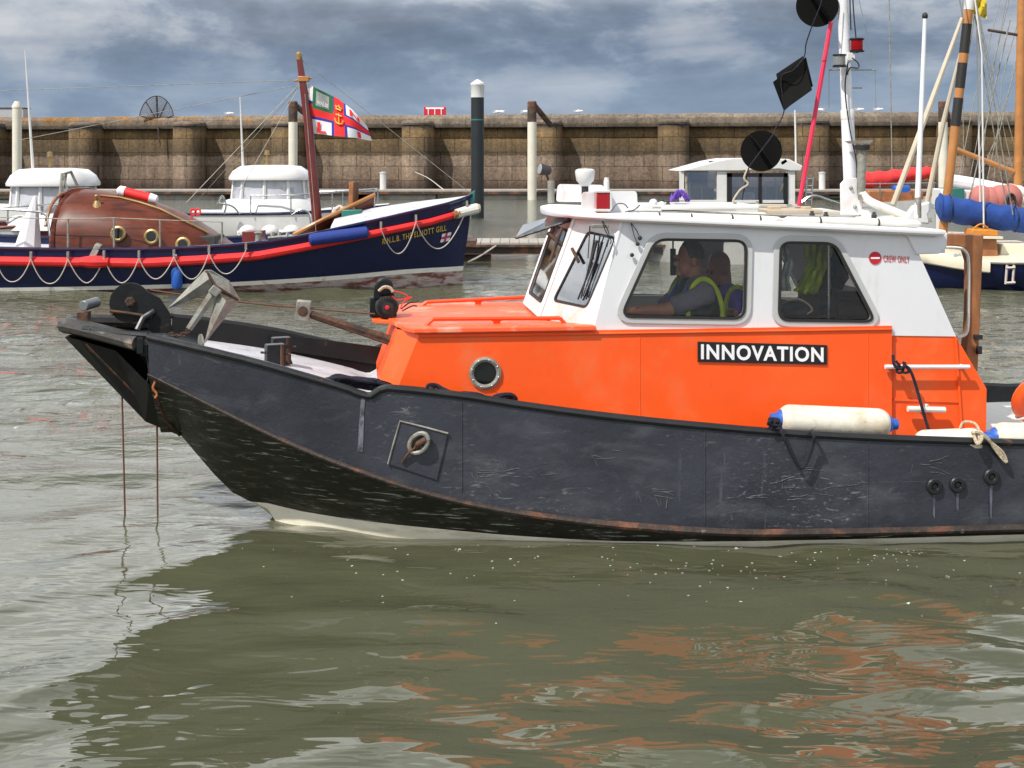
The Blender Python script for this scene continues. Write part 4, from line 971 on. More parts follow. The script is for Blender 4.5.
# opened windscreen pane sticking out forward, wipers
a, b_, c, d = L(516, 238, -.30), L(569, 221, -.33), L(566, 213, .25), L(523, 226, .22)
MB().prism([a, b_, c, d], Vector((0, 0, .008))).build('opened_pane', 'glassdark', B, smooth=0)
m_ = MB(); m_.tube([a, b_], .009, 6).tube([a, d], .006, 6).tube([d, c], .009, 6).tube([b_, c], .011, 6).build('pane_frame', 'rail', B)
MB().tube([L(548, 233, -.3), L(562, 245, -.35)], .013, 6).tube([L(562, 228, -.33), L(550, 262, -.36)], .012, 6).build('pane_stay', 'rust', B)
m_ = MB()
f_ = quad(*Pn); of = -NX * .022 - AX * .01
def fp2(px, py): return f_(*inquad(Pn, px, py)) + of
m_.tube([fp2(596, 233), fp2(592, 258), fp2(582, 298)], .005, 6).tube([fp2(605, 236), fp2(596, 262), fp2(584, 296)], .004, 6).tube([fp2(598, 240), fp2(590, 268)], .009, 5)
m_.tube([fp2(579, 299), fp2(594, 262)], .0055, 5)
m_.build('wiper', 'rubber', B)
MB().tube([fp2(573, 248), fp2(580, 262)], .010, 6).tube([fp2(591, 226), fp2(589, 258)], .004, 6).build('wiper_arm', 'rust', B)
m_ = MB(); m_.box(L(600, 226, -.60), (.10, .03, .022), TH); m_.build('wiper_motor', 'galv', B, bevel=.004)
# ---- writing
ps = [L(697.5, 341.5, VS), L(826.5, 345, VS), L(826.5, 364.5, VS), L(697.5, 361.5, VS)]
MB().prism([p - NX * .001 for p in ps], -NX * .008).build('name_board', 'signblack', B, smooth=0)
fo = lambda a, b: quad(L(701, 359.3, VS - .010), L(823.5, 362.2, VS - .010), L(823.5, 347.4, VS - .010), L(701, 344, VS - .010))(a, b)
text(MB(), 'INNOVATION', fo, -NX * .0015, bold=.028, space=1.12).build('name_lettering', 'whiteletter', B, smooth=0)
c = L(875, 258, VW); MB().lathe(c - NX * .001, -NX, [(0, .037), (.003, .037)], 32).build('no_entry_sign', 'signred', B, smooth=0)
MB().box(c - NX * .0055, (.052, .002, .010), TH).build('no_entry_bar', 'whiteletter', B, smooth=0)
text(MB(), 'CREW ONLY', lambda a, b: quad(L(883.5, 262, VW - .002), L(909.5, 263, VW - .002), L(909.5, 256.3, VW - .002), L(883.5, 255.3, VW - .002))(a, b), -NX * .001, bold=.004, space=1.1).build('crew_lettering', 'signred', B, smooth=0)
# ---- hull fittings
hullbvh = None
def hp(px, py, off=.0):    # point on the near topside seen at a pixel
    lo = (px, py)
    v = -.8
    for _ in range(12):
        p = L(px, py, v); u = U(p)[0]; (gb, gz), (cb, cz_) = fg(u), fc(u); t = (p.z - cz_) / (gz - cz_); v = -(cb + (gb - cb) * t)
    return L(px, py, v - off)
plt = [hp(400, 421), hp(448, 433.5), hp(443, 455), hp(437, 480), hp(388, 464), hp(394, 442)]
MB().prism([p + NX * .01 for p in plt], -NX * .020).build('eye_plate', 'hull', B, smooth=0, bevel=.004)
pts = [hp(*q, .012) for q in ((388, 464), (394, 442), (400, 421), (424, 427), (448, 433.5))]
MB().tube(pts, .006, 6).build('weld_bead', 'galv', B)
c = hp(421, 443, .03); m_ = MB()
m_.loop([c + AX * (.062 * math.cos(a) * .8 - .012) + Vector((0, 0, .05 * math.sin(a) + math.cos(a) * .02 + .0)) - NX * (.0 + .02 * math.cos(a)) for a in [k * PI / 8 for k in range(16)]], .0135, 8)
sh_ = m_.build('shackle', 'galv', B)
MB().tube([hp(430, 440, .0), hp(424, 440, .05), hp(418, 444, .05), hp(416, 449, .02)], .016, 8).build('lifting_eye', 'rust', B)
MB().tube([hp(402, 462, .02), hp(410, 452, .03), hp(415, 448, .04)], .008, 6).build('shackle_pin', 'rust', B)
for px, py in ((934, 486), (957, 484.5), (991, 476.5)):
    c = hp(px, py); MB().lathe(c + NX * .005, -NX, [(0, .045), (.016, .045), (.022, .038), (.022, .022), (.014, .018), (.004, .014)], 24).build('hull_outlet', 'rail', B)
    MB().lathe(c + NX * .002, -NX, [(0, .014), (.012, .014)], 12).build('outlet_hole', 'signblack', B)
for px, y0, y1 in ((462, 403, 492), (705, 430, 524), (868, 441, 526), (988, 486, 522)):
    MB().tube([hp(px, y0 + (y1 - y0) * k / 6, .001) for k in range(7)], .0035, 5).build('weld_seam', 'hull', B)
for px, y0, y1 in ((934, 493, 519), (957.5, 492, 512), (991, 484, 520)):
    plate(MB(), [(px - 1.6, y0), (px + 1.6, y0), (px + .8, y1), (px - 1.0, y1 - 4)], [], lambda a, b: hp(a, b, .0028), -NX * .0006).build('outlet_stain', M.setdefault('stain', pmat('pale_water_stain', (.11, .125, .16), .6, var=.3, vs=15, c2=(.05, .055, .07), c2s=25, c2lo=.42, c2hi=.6, c2z=(1, 1, .3))), B, smooth=0)
def scrape(px, py, sx_, sy_, n, seed, r=.0017):
    rr = random.Random(seed)
    for k in range(n):
        x, y = px + rr.gauss(0, sx_ * .4), py + rr.gauss(0, sy_ * .4); P = []; a = rr.choice((rr.gauss(0, .12), rr.gauss(0, .12), rr.gauss(0, .12), rr.gauss(1.4, .3)))
        for j in range(rr.randint(4, 9)):
            P.append(hp(x, y, .002)); a += rr.gauss(0, .09); st = rr.uniform(1.5, 4.5) * (1 if abs(math.cos(a)) > .5 else .6); x += st * math.cos(a); y += st * math.sin(a)
        MB().tube(P, [r * .3] + [r * rr.uniform(.4, 1.2) for _ in P[2:]] + [r * .3], 4).build('scrape_mark', M.setdefault('scrape', pmat('bare_scrape', (.13, .13, .14), .7, var=.4, vs=40, bump=0)), B, smooth=0)
scrape(652, 491, 16, 12, 9, 1); scrape(500, 477, 44, 8, 9, 2, .0014); scrape(788, 490, 26, 14, 7, 3); scrape(745, 496, 14, 7, 4, 4); scrape(830, 478, 60, 22, 10, 5, .0011); scrape(474, 471, 6, 7, 5, 6, .0013)
scrape(600, 455, 40, 18, 5, 7, .0011); scrape(925, 464, 30, 8, 6, 8, .0014)
# white vertical run on the bow paint, grey rub marks
plate(MB(), [(361, 398), (365, 398), (363.5, 430), (363, 452), (357.5, 452), (359, 425)], [], lambda a, b: hp(a, b, .003), -NX * .0006).build('paint_scrape', pmat('pale_paint_scrape', (.15, .165, .20), .6, var=.3, vs=15, c2=(.04, .045, .055), c2s=22, c2lo=.45, c2hi=.6, c2z=(1, 1, .6)), B, smooth=0)
# double bollards on the foredeck
for k, (px, py, v) in enumerate(((275, 350, -.20), (281, 334, .12))):
    c = L(px, py, v); c.z = dz(U(c)[0]) + .005; hgt = .165
    bl = MB().box(c + Vector((0, 0, hgt / 2)), (.11, .07, hgt), TH + .3).prism([c + AX * -.06, c + AX * .03 + Vector((0, 0, hgt * .6)), c + AX * .07 + Vector((0, 0, 0))], NX * .03).build('bollard', 'rail', B, bevel=.005)
    MB().tube([c + Vector((-.08, -.02, hgt * .72)), c + Vector((.09, .0, hgt * .64))], .007, 6).tube([c + Vector((.045, -.02, .01)), c + Vector((.045, -.02, hgt))], .012, 6).build('bollard_pin', 'rust', bl)
# winch with motor on the coachroof nose
c = L(387, 306, -.10); 
wn1 = MB().lathe(c - NX * .07, NX, [(0, .045), (.004, .064), (.05, .070), (.12, .070), (.13, .05)], 26).build('winch_motor', 'rubber', B)
m_ = MB()
for k in range(20):
    a = k * PI / 10; m_.box(c - NX * .068 + AX * .048 * math.cos(a) + Vector((0, 0, .048 * math.sin(a))), (.004, .014, .022), TH, ry=-a + PI / 2)
m_.build('motor_fin', 'black', wn1, smooth=0)
MB().lathe(c - NX * .074, -NX, [(0, .013), (.004, .013), (.006, .006)], 14).build('motor_badge', 'signred', wn1)
MB().box(c + Vector((-.03, .07, -.01)), (.16, .1, .12), TH).build('winch_base', 'black', B, bevel=.008)
MB().lathe(c + NX * -.05 + Vector((-.018, 0, .115)), NX, [(0, .045), (.01, .056), (.016, .050), (.09, .050), (.096, .056), (.106, .045)], 20).prism([c + AX * -.075 + Vector((0, -.04, .05)), c + AX * .05 + Vector((0, -.04, .04)), c + AX * .035 + Vector((0, -.04, .13)), c + AX * -.07 + Vector((0, -.04, .13))], NX * .10).build('winch_drum', 'black', B, bevel=.004)
for q_ in (((394, 291), (402, 293), (408, 297), (403, 303), (400, 309)), ((392, 296), (398, 300), (412, 297), (406, 300))):
    MB().tube(catmull([L(a, b, -.16) for a, b in q_], 5), .0035, 6).build('red_cable', 'flagred', B)
m_ = MB()
for q_ in (((401, 309), (409, 303), (416, 302), (418, 300)), ((402, 311), (412, 306), (417, 306))):
    m_.tube(catmull([L(a, b, -.14) for a, b in q_], 5), .005, 6)
m_.build('black_cable', 'rubber', B)
MB().tube(catmull([L(379, 291, -.16), L(384, 287, -.17), L(390, 288, -.16), L(393, 292, -.16)], 4), .010, 6).build('winch_lanyard', 'paleropem', B)
# rusty boom with sheave block; wire to the bow
m_ = MB().tube([L(311, 314, -.05), L(396, 341, -.18)], .016, 6, flat=1.5).tube([L(311, 317, .0), L(393, 345, -.1)], .010, 6); m_.build('cable_boom', 'rust', B)
c = L(303, 311, -.06); MB().box(c, (.085, .03, .12), TH, ry=.1).box(c + NX * .05, (.085, .012, .12), TH, ry=.1).build('sheave_block', 'galv', B, bevel=.01)
MB().lathe(c + NX * -.02, NX, [(0, .008), (.002, .03), (.05, .03), (.06, .008)], 14).build('sheave', 'rust', B)
o = MB().tube(catmull([L(375, 314, -.10), L(303, 308, -.05), L(240, 302, -.04), L(170, 293, -.02), L(150, 290, -.02)], 4), .0055, 6).build('winch_wire', 'wirerope', B)
# far bulwark bracket plate seen behind the block
m_ = MB().prism([W(u, -(fg(u)[0] - .075) * -1, fg(u)[1] - .01) for u in (-.62, .25)] + [W(.25, fg(.25)[0] - .075, dz(.25) + .01), W(-.62, fg(-.62)[0] - .075, dz(-.62) + .01)], NX * .004)
m_.build('bulwark_frame', 'black', B, smooth=0)
# ---- mast on the roof
mb_ = L(847, 212, 0); mz = mb_.z; x0 = mb_
def mc(py): 
    px = 851.5 - (213 - py) * (851.5 - 842.5) / 213; return L(px, py, 0)
MB().tube([mc(212), mc(118), mc(116)], [.042, .040, .040], 20).build('mast_foot', 'white', B)
MB().tube([mc(118), mc(60), mc(0), mc(-90), mc(-240)], [.036, .035, .034, .033, .030], 20).build('mast', 'white', B)
MB().lathe(mc(119), (mc(60) - mc(119)), [(0, .042), (.05, .042), (.06, .037)], 20).build('mast_collar', 'gelcoat', B)
q = [(841, 215), (840.5, 184), (846, 178), (857, 178), (862, 184), (862, 215)]
MB().prism([L(a, b, -.07) for a, b in q], NX * .014).prism([L(a, b, .06) for a, b in q], NX * .014).build('tabernacle', 'white_stain', B, smooth=0, bevel=.004)
m_ = MB(); m_.ball(L(851, 188, -.074), .012, 8); m_.ball(L(855, 207, -.074), .012, 8); m_.build('tabernacle_bolt', 'galv', B)
MB().lathe(L(868, 215, -.05), (0, 0, 1), [(-.02, .055), (.04, .05), (.055, .02)], 14).build('vent_cowl', 'gelcoat', B)
c = L(857, 52, -.03); r_ = MB().box(L(850, 57, -.02), (.05, .05, .05), TH).build('light_bracket', 'gelcoat', B, bevel=.004)
lantern(c, .040, .085, 'redlens', B, 'mast_light_housing')
c = L(839.5, 67, -.09); lantern(c, .038, .078, 'clearlens', B, 'mast_light_housing')
m_ = MB()
for py, x1_, x2_ in ((70, 829, 875), (88, 846, 862)): m_.tube([L(x1_, py, 0), L(x2_, py, 0)], .004, 5)
m_.build('mast_crossbar', 'galv', B)
m_ = MB()
for q_ in (((852, 58), (858, 63), (858, 68), (850, 68), (847, 75)), ((848, 62), (845, 90), (850, 130), (856, 160), (857, 180)), ((851, 30), (850, 0), (849, -60)), ((856, 38), (853, 0), (852, -60)), ((862, 46), (858, 52), (855, 52))):
    m_.tube(catmull([L(a, b, -.06) for a, b in q_], 5), .0045, 5)
m_.build('mast_cable', 'rubber', B)
MB().tube([L(875, 70, 0), L(876, 108, .05)], .0016, 4).tube([L(829, 70, 0), L(829, 108, .05)], .0016, 4).tube([L(859, 0, 0), L(876, 72, 0)], .0016, 4).build('thin_stay', 'galv', B)
# exhaust stack and its diagonal pipe
MB().tube([L(862, 148, -.1), L(861, 190, -.1), L(863, 199, -.1)], [.026, .026, .030], 16).build('exhaust_stack', 'galv', B)
MB().lathe(L(862, 150, -.1), (0, 0, 1), [(0, .045), (.03, .05), (.032, .03)], 16).build('stack_cap', 'rubber', B)
MB().prism([L(846, 141, -.1), L(874, 140, -.1), L(870, 143.5, -.1), L(850, 143.5, -.1)], NX * .03).tube([L(862, 146, -.1), L(862, 142, -.1)], .006, 5).build('rain_flap', 'galv', B)
MB().tube(catmull([L(861, 192, -.1), L(868, 200, -.12), L(880, 206, -.16), L(905, 216, -.2), L(912, 219, -.2)], 5), .026, 14).build('exhaust_pipe', 'white_dirty', B)
# aerial at the aft roof corner
MB().tube([L(917, 218, -.4), L(925, 18, -.4)], [.018, .012], 12).build('aerial', 'white', B)
MB().lathe(L(918, 218, -.4), (0, 0, 1), [(0, .02), (.12, .02), (.13, .014)], 12).build('aerial_base', 'galv', B)
MB().ball(L(925, 16, -.4), (.018, .018, .022), 8).build('aerial_tip', 'rubber', B)
# red pole (whip) from roof up to mast head
o = MB().tube([L(799, 206, -.05), L(831, 22, -.02)], .014, 10).build('red_pole', 'redpole'); tag(o, 'slender red pole slanting from the roof up towards the black ball shapes', 'pole')
# timber door frame abaft the wheelhouse
v_ = .0
qa = [(930, 233), (984, 235), (983, 256), (981.5, 290), (980, 330), (978, 372), (970, 368), (966, 352), (969, 330), (970, 300), (970, 262), (966, 249), (958, 246), (930, 246)]
MB().prism([L(a, b, -.05) for a, b in qa], NX * .09).build('door_frame', 'wood', B, smooth=0, bevel=.008)
pts = catmull([L(a, b, -.06) for a, b in ((930, 247.5), (956, 247.5), (965, 251), (968.5, 262), (968.5, 300), (967.5, 330), (962, 336), (957, 337))], 4)
MB().tube(pts, .010, 6).build('door_seal', 'white_dirty', B)
m_ = MB(); m_.box(L(978, 337, -.07), (.05, .03, .03), TH).box(L(979, 350, -.07), (.03, .03, .05), TH).build('door_latch', 'rubber', B, bevel=.003)
m_ = MB().prism([L(965, 352, .3), L(1000, 352, .3), L(1000, 420, .3), L(965, 420, .3)], NX * .02)
# aft deck: engine box pieces and far rail
zc = .62
MB().box(W(4.25, .15, .40), (1.1, .9, .10), TH).build('engine_box', 'white_dirty', B, bevel=.02)
# ================================================================== THINGS ON THE WORKBOAT
# anchor
an = thing('anchor', L(210, 335, -.1), 'galvanised plough anchor with two pale blades on the black bow', 'anchor')
def fluke(pts, th, nm='fluke'):
    MB().prism(pts, th).build(nm, 'galv', an, smooth=0, bevel=.003)
m_ = MB()
def blade(root_a, root_b, tipp, ridge, nm):
    # a folded plate: two faces meeting at a ridge
    m_ = MB(); o_ = Vector((0, .010, 0))
    m_.prism([root_a, tipp, ridge], o_).prism([ridge, tipp, root_b], o_); m_.build(nm, 'galv', an, smooth=0, bevel=.002)
vA = -.18
blade(L(205, 270, vA), L(216, 291, vA - .02), L(167, 309, vA + .10), L(209, 279, vA - .08), 'blade')
blade(L(217, 292, vA), L(239, 300, vA + .05), L(204, 344, vA - .05), L(226, 301, vA - .10), 'blade')
MB().prism([L(205, 270, vA), L(211, 270, vA), L(229, 281, vA + .02), L(240, 300, vA + .05), L(232, 299, vA), L(216, 291, vA - .03)], Vector((0, .014, 0))).build('crown', 'galv', an, smooth=0, bevel=.003)
MB().tube([L(206, 271, vA - .01), L(215, 286, vA - .04), L(238, 300, vA + .02)], .009, 6).build('crown_bar', 'rust', an)
MB().tube([L(217, 288, vA - .03), L(189, 329, vA - .05)], [.017, .012], 6, flat=1.8).build('shank', 'galv', an)
MB().box(L(215, 291, vA - .05), (.06, .04, .05), TH, ry=.7).build('shank_lug', 'galv', an, bevel=.006)
def link(c, d, up, l, r, t):
    d = d.normalized(); up = up.normalized(); return [c + d * (l * math.cos(a)) + up * (r * math.sin(a)) for a in [k * PI / 6 for k in range(12)]]
m_ = MB()
for k, (px, py) in enumerate(((188, 331), (185.5, 333), (183, 334.5), (180, 335.5), (177, 336), (174, 335.5), (171, 334))):
    c = L(px, py, vA - .05); m_.loop(link(c, AX * 1 + Vector((0, 0, -.4 if k < 3 else .1)), NX if k % 2 else Vector((0, 0, 1)), .013, .008, 0), .0042, 5)
m_.build('chain', 'rust', an)
# ring plate by the rail
MB().lathe(L(200, 343, -.42), (AX + NX * .4), [(0, .05), (.01, .05)], 20).build('rail_cheek', 'galv', B)

# black mooring rope heaps behind the rail
def coil(name, pts, r, mat, lab, cat, n=3, jit=.02, seed=1, v=-.7):
    rr = random.Random(seed); m_ = MB()
    for k in range(n):
        P = [L(px + rr.uniform(-4, 4), py + rr.uniform(-2.0, 2.5), v + rr.uniform(-jit, jit) * 1.5) for px, py in pts]
        m_.tube(catmull(P, 4), r, 6)
    return tag(m_.build(name, mat), lab, cat)
coil('rope_heap', [(322, 381), (338, 377), (355, 379), (375, 382), (388, 386), (376, 388), (356, 385), (338, 383), (326, 386)], .011, 'darkrope', 'heap of black mooring rope on the foredeck beside the bent rail', 'rope', 5, .05, 3, -.66)
coil('rope_bight', [(424, 391), (429, 387), (440, 386), (452, 391), (466, 394), (480, 397), (490, 398), (500, 394), (510, 396), (513, 401), (500, 400), (490, 402), (478, 401)], .011, 'darkrope', 'loops of dark rope lying along the rail under the porthole', 'rope', 2, .02, 5, -.80)
# fenders
def fender(name, a, b_, r, lab, both=True, v0=0):
    d = (b_ - a).normalized(); Ln = (b_ - a).length; f = thing(name, (a + b_) / 2 - Vector((0, 0, r)), lab, 'fender', 'white fenders along the black rail')
    pr = [(0, .0)] + [(r * .9 * (1 - math.cos(t * PI / 16)), r * math.sin(t * PI / 16)) for t in range(1, 8)] + [(r * .9 + (Ln - 1.8 * r) * k / 4, r) for k in range(5)] + [(Ln - r * .9 * (1 - math.cos(t * PI / 16)), r * math.sin(t * PI / 16)) for t in range(7, 0, -1)] + [(Ln, 0)]
    MB().lathe(a, d, pr, 24, cap=False).build('body', 'fenderw', f)
    for e, dd in ((a, d), (b_, -d)):
        MB().lathe(e - dd * .035, dd, [(0, .012), (.0, .03), (.03, .034), (.045, r * .60), (.062, r * .72), (.078, r * .80)], 20, cap=False).build('end_cap', 'blue', f)
        MB().loop([e - dd * .03 + Vector((0, .02 * math.cos(k * PI / 5), .02 * math.sin(k * PI / 5))) for k in range(10)], .007, 5).build('eyelet', 'blue', f)
    return f
fender('fender', L(777, 419, -.86), L(891, 424, -.90), .083, 'largest scuffed white fender with blue ends under the name board')
fender('fender', L(914, 444, -.93), L(986, 441, -.95), .075, 'half hidden white fender showing above the rail below the white step')
fender('fender', L(991, 437, -.80), L(1090, 440, -.82), .085, 'white fender with long blue end at the right edge')
# ropes on fenders
m_ = MB(); rr = random.Random(11)
for k in range(5):
    P = [L(775 + rr.uniform(-7, 7), 424 + rr.uniform(-6, 6), -1.0 + rr.uniform(-.05, .03)) for _ in range(6)]; m_.tube(catmull(P, 4), .008, 6)
m_.tube(catmull([L(778, 421, -.96), L(782, 432, -1.06), L(789, 450, -1.05), L(797, 463, -1.04), L(802, 468, -1.04), L(807, 462, -1.04), L(813, 445, -1.05), L(814, 436, -1.07), L(811, 431, -1.02)], 5), .009, 6)
o = m_.build('lashing', 'darkrope'); tag(o, 'dark rope knotted at the fender and looped down over the black hull', 'rope')
m_ = MB()
for k in range(2):
    m_.tube(catmull([L(975 + k, 438, -.98), L(977, 432 - k, -1.05), L(986 + k * 2, 438, -1.06), L(993, 446 + k, -1.05), L(1002, 458 + k, -1.05), L(1007 - k, 462, -1.05), L(1003 - k * 3, 452, -1.05), L(990, 441, -1.05)], 5), .006, 6)
m_.tube(catmull([L(960, 428, -.95), L(964, 422, -.95), L(974, 423, -.98), L(979, 430, -1.03), L(979, 441, -1.06)], 5), .007, 6).tube(catmull([L(972, 432, -1.0), L(982, 436, -1.06), L(978, 444, -1.07), L(974, 436, -1.02)], 5), .010, 6)
o = m_.build('lashing', 'paleropem'); tag(o, 'pale tan rope knotted over the black rail at the aft fenders', 'rope')
m_ = MB(); P = [L(893, 355, -.66), L(894, 364, -.68), L(899, 369, -.68), L(906, 366, -.68), L(911, 372, -.68), L(916, 386, -.67), L(921, 404, -.69), L(925, 418, -.68), L(930, 434, -.70)]
m_.tube(catmull(P, 5), .009, 6)
for q_ in (((896, 361), (903, 371), (897, 372), (899, 363)), ((903, 362), (909, 371), (903, 372), (905, 362))): m_.tube(catmull([L(a, b, -.675) for a, b in q_], 5), .008, 6)
o = m_.build('lanyard', 'darkrope'); tag(o, 'dark blue rope tied to the white grab bar on the orange panel', 'rope')
# orange lifebuoy at the right edge
lb = thing('lifebuoy', W(4.1, -.25, .7), 'orange lifebuoy at the right edge behind the fender', 'lifebuoy'); c = L(1046, 399, -.30)
m_ = MB(); rows = []
for k in range(32):
    a = 2 * PI * k / 32; d = AX * math.cos(a) + Vector((0, 0, math.sin(a))) * .82 - NX * .35 * math.sin(a); rows.append([c + d * (.165 + .052 * math.cos(b * PI / 6)) + NX * (.052 * math.sin(b * PI / 6)) for b in range(12)])
rows.append(rows[0]); m_.grid(rows, close=True).build('ring', 'orange', lb)
m_ = MB()
for k in range(4): 
    a = PI / 4 + k * PI / 2; d = AX * math.cos(a) + Vector((0, 0, math.sin(a))) * .82 - NX * .35 * math.sin(a); m_.loop([c + d * (.165 + .055 * math.cos(b * PI / 6)) + NX * (.055 * math.sin(b * PI / 6)) for b in range(12)], .010, 6)
m_.build('grab_band', 'gelcoat', lb)
# black day shapes and halyard
def disc_shape(px, py, rpx, lab, tilt=0, v=0):
    c = L(px, py, v); r = rpx * c.y / FPX; g = thing('signal_ball', c - Vector((0, 0, r)), lab, 'day shape', 'black signal shapes on the halyard')
    MB().lathe(c - Vector((.002, .003, 0)), Vector((.10, 1, .05)), [(0, r), (.004, r)], 44).build('front_disc', 'blackcloth', g)
    MB().lathe(c - Vector((.0015, .0, .001)), Vector((.80, -.06, .60)), [(0, r * .985), (.003, r * .985)], 44).build('cross_disc', 'blackcloth', g)
disc_shape(817.5, 6, 21, 'upper black signal ball at the top beside the white mast')
disc_shape(761.5, 151, 20.5, 'lower black signal ball hanging in front of the white cabin boat')
g = thing('signal_diamond', L(790, 112, 0), 'black diamond signal shape hanging between the two black balls', 'day shape', 'black signal shapes on the halyard')
MB().prism([L(806, 57, -.02), L(813, 86, -.02), L(784, 111, -.02), L(773, 82, -.02)], Vector((.0, .006, .0))).build('panel', 'blackcloth', g, smooth=0)
MB().prism([L(803, 56, .05), L(812, 90, -.12), L(784, 110, -.10), L(776, 74, .10)], Vector((.002, .006, .0))).build('panel', 'blackcloth', g, smooth=0)
o = MB().tube(catmull([L(826, -30, -.15), L(822, 0, -.15), L(812, 26, -.14), L(806, 44, -.03), L(804, 57, -.03), L(793, 70, -.08), L(781, 78, -.03), L(784, 111, -.03), L(775, 129, -.04), L(772, 136, -.14), L(751, 164, -.14), L(748, 172, -.05), L(746, 180, -.04), L(742, 200, -.05)], 4), .004, 5).build('halyard', 'darkrope')
tag(o, 'thin dark halyard carrying the black signal shapes down to the roof', 'rope')
m_ = MB().tube(catmull([L(748, 168, -.05), L(744, 178, -.05), L(748, 184, -.05), L(740, 190, -.05), L(733, 201, -.05), L(737, 204, -.05)], 4), .006, 5)
o = m_.build('halyard_tail', 'paleropem'); tag(o, 'pale rope tail knotted under the lower black signal ball', 'rope')

# ---- people in the wheelhouse
def flesh(name, caps, balls, mat, parent, vox=.007, extra=None, smooth_it=4):
    m_ = MB()
    for a, b_, r0, r1 in caps:
        a, b_ = Vector(a), Vector(b_); n = 8
        m_.tube([a.lerp(b_, k / n) for k in range(n + 1)], [r0 + (r1 - r0) * k / n for k in range(n + 1)], 14); m_.ball(a, r0, 8); m_.ball(b_, r1, 8)
    for c, r in balls: m_.ball(c, r, 12)
    if extra: extra(m_)
    o = m_.build(name, mat, parent, smooth=0)
    md = o.modifiers.new('r', 'REMESH'); md.mode = 'VOXEL'; md.voxel_size = vox; md.use_smooth_shade = True
    ms = o.modifiers.new('s', 'SMOOTH'); ms.factor = .5; ms.iterations = smooth_it
    dg = bpy.context.evaluated_depsgraph_get(); me = bpy.data.meshes.new_from_object(o.evaluated_get(dg)); o.modifiers.clear()
    for p in me.polygons: p.use_smooth = True
    o.data = me; return o
def person(head, hipz, fwd, lab, shirt, hand_t, hand_n, bow=0.0, bald=False, lean=.0):
    """seated figure; head = head centre; fwd = facing direction"""
    fwd = Vector(fwd).normalized(); rt_ = Vector((fwd.y, -fwd.x, 0)).normalized(); Z = Vector((0, 0, 1))
    hip = head - fwd * (.04 + lean) ; hip = Vector((hip.x, hip.y, hipz))
    g = thing('person', Vector((hip.x, hip.y, .25)), lab, 'person', None)
    neck = head - Z * .12 - fwd * .035; chest = neck - Z * .17 - fwd * .01; sh = neck - Z * .055
    hd = (fwd * math.cos(bow) - Z * math.sin(bow)).normalized(); hup = (Z * math.cos(bow) + fwd * math.sin(bow)).normalized()
    caps = [(neck - Z * .03, head - hup * .03 - hd * .015, .055, .052), (hip + Z * .05, chest, .125, .135), (chest, sh - Z * .02, .13, .085)]
    balls = [(head + hup * .02 - hd * .01, (.074, .074, .088)), (head - hup * .045 + hd * .03, (.052, .052, .058)), (hip, (.16, .16, .11))]
    def ex(m_):
        f = lambda x, y, z: head + hd * x + rt_ * y + hup * z
        m_.ball(f(.083, 0, .028), (.018, .03, .011), 8)                       # brow
        m_.tube([f(.075, 0, .012), f(.098, 0, -.018)], [.009, .015], 8).ball(f(.094, 0, -.022), .014, 6)      # nose
        m_.ball(f(.083, 0, -.048), (.012, .02, .007), 6).ball(f(.082, 0, -.060), (.011, .018, .007), 6)       # lips
        m_.ball(f(.072, 0, -.083), (.02, .026, .017), 8)                     # chin
        for s_ in (-1, 1):
            m_.ball(f(-.008, s_ * .076, -.012), (.020, .010, .030), 8)       # ears
            m_.ball(f(.072, s_ * .03, .006), .010, 6)
    joints = []
    for s_, hand in ((1, hand_t), (-1, hand_n)):
        shd = sh + rt_ * s_ * .175 - Z * .02; hand = Vector(hand); mid = shd.lerp(hand, .52); d = (hand - shd); 
        elb = mid - Z * max(.03, .13 * (1 - d.length / .62)) + rt_ * s_ * .05
        caps += [(sh + rt_ * s_ * .06, shd, .075, .062), (shd, elb, .052, .042), (elb, hand, .041, .027)]
        dd = (hand - elb).normalized(); side = dd.cross(Z).normalized(); dn = side.cross(dd).normalized()
        pc_ = hand + dd * .045; caps.append((hand + side * .012, pc_ + side * .018, .019, .016)); caps.append((hand - side * .012, pc_ - side * .018, .019, .016))
        for k, l_ in enumerate((.034, .040, .038, .030)):
            b0 = pc_ + side * (.027 - .018 * k); b1 = b0 + dd * l_ * .8 - Z * .008; b2 = b1 + dd * .010 - Z * .026; b3 = b2 - dd * .014 - Z * .012
            caps += [(b0, b1, .0095, .009), (b1, b2, .009, .0085), (b2, b3, .0085, .008)]
        t0 = hand + dd * .012 + side * .03 * (-s_); t1 = t0 + dd * .035 + side * .014 * (-s_) - Z * .012; caps += [(t0, t1, .013, .011), (t1, t1 + dd * .02 - Z * .018, .0105, .009)]
        joints.append((shd, elb, hand))
        hj = hip + rt_ * s_ * .09 - Z * .01; kn = hj + fwd * .38 + Z * .02; ft = Vector((kn.x + fwd.x * .02, kn.y + fwd.y * .02, .29))
        caps += [(hj, kn, .085, .058), (kn, ft, .055, .04), (ft, ft + fwd * .14 - Z * .02, .042, .035)]
    body = flesh('body', caps, balls, 'skin', g, .0062, ex)
    # clothes: shirt, trousers
    sc = [(hip + Z * .03, chest, .138, .150), (chest, sh - Z * .02, .145, .094)]
    for (shd, elb, hand), s_ in zip(joints, (1, -1)): sc += [(sh + rt_ * s_ * .06, shd, .084, .073), (shd, shd.lerp(elb, .72), .064, .062)]
    flesh('shirt', sc, [], shirt, g, .009)
    tr = []
    for s_ in (1, -1):
        hj = hip + rt_ * s_ * .09 - Z * .01; kn = hj + fwd * .38 + Z * .02; ft = Vector((kn.x + fwd.x * .02, kn.y + fwd.y * .02, .31)); tr += [(hj, kn, .098, .070), (kn, ft, .066, .056)]
    flesh('trousers', tr, [(hip, (.172, .172, .125))], 'trouser', g, .010)
    # eyes
    m_ = MB()
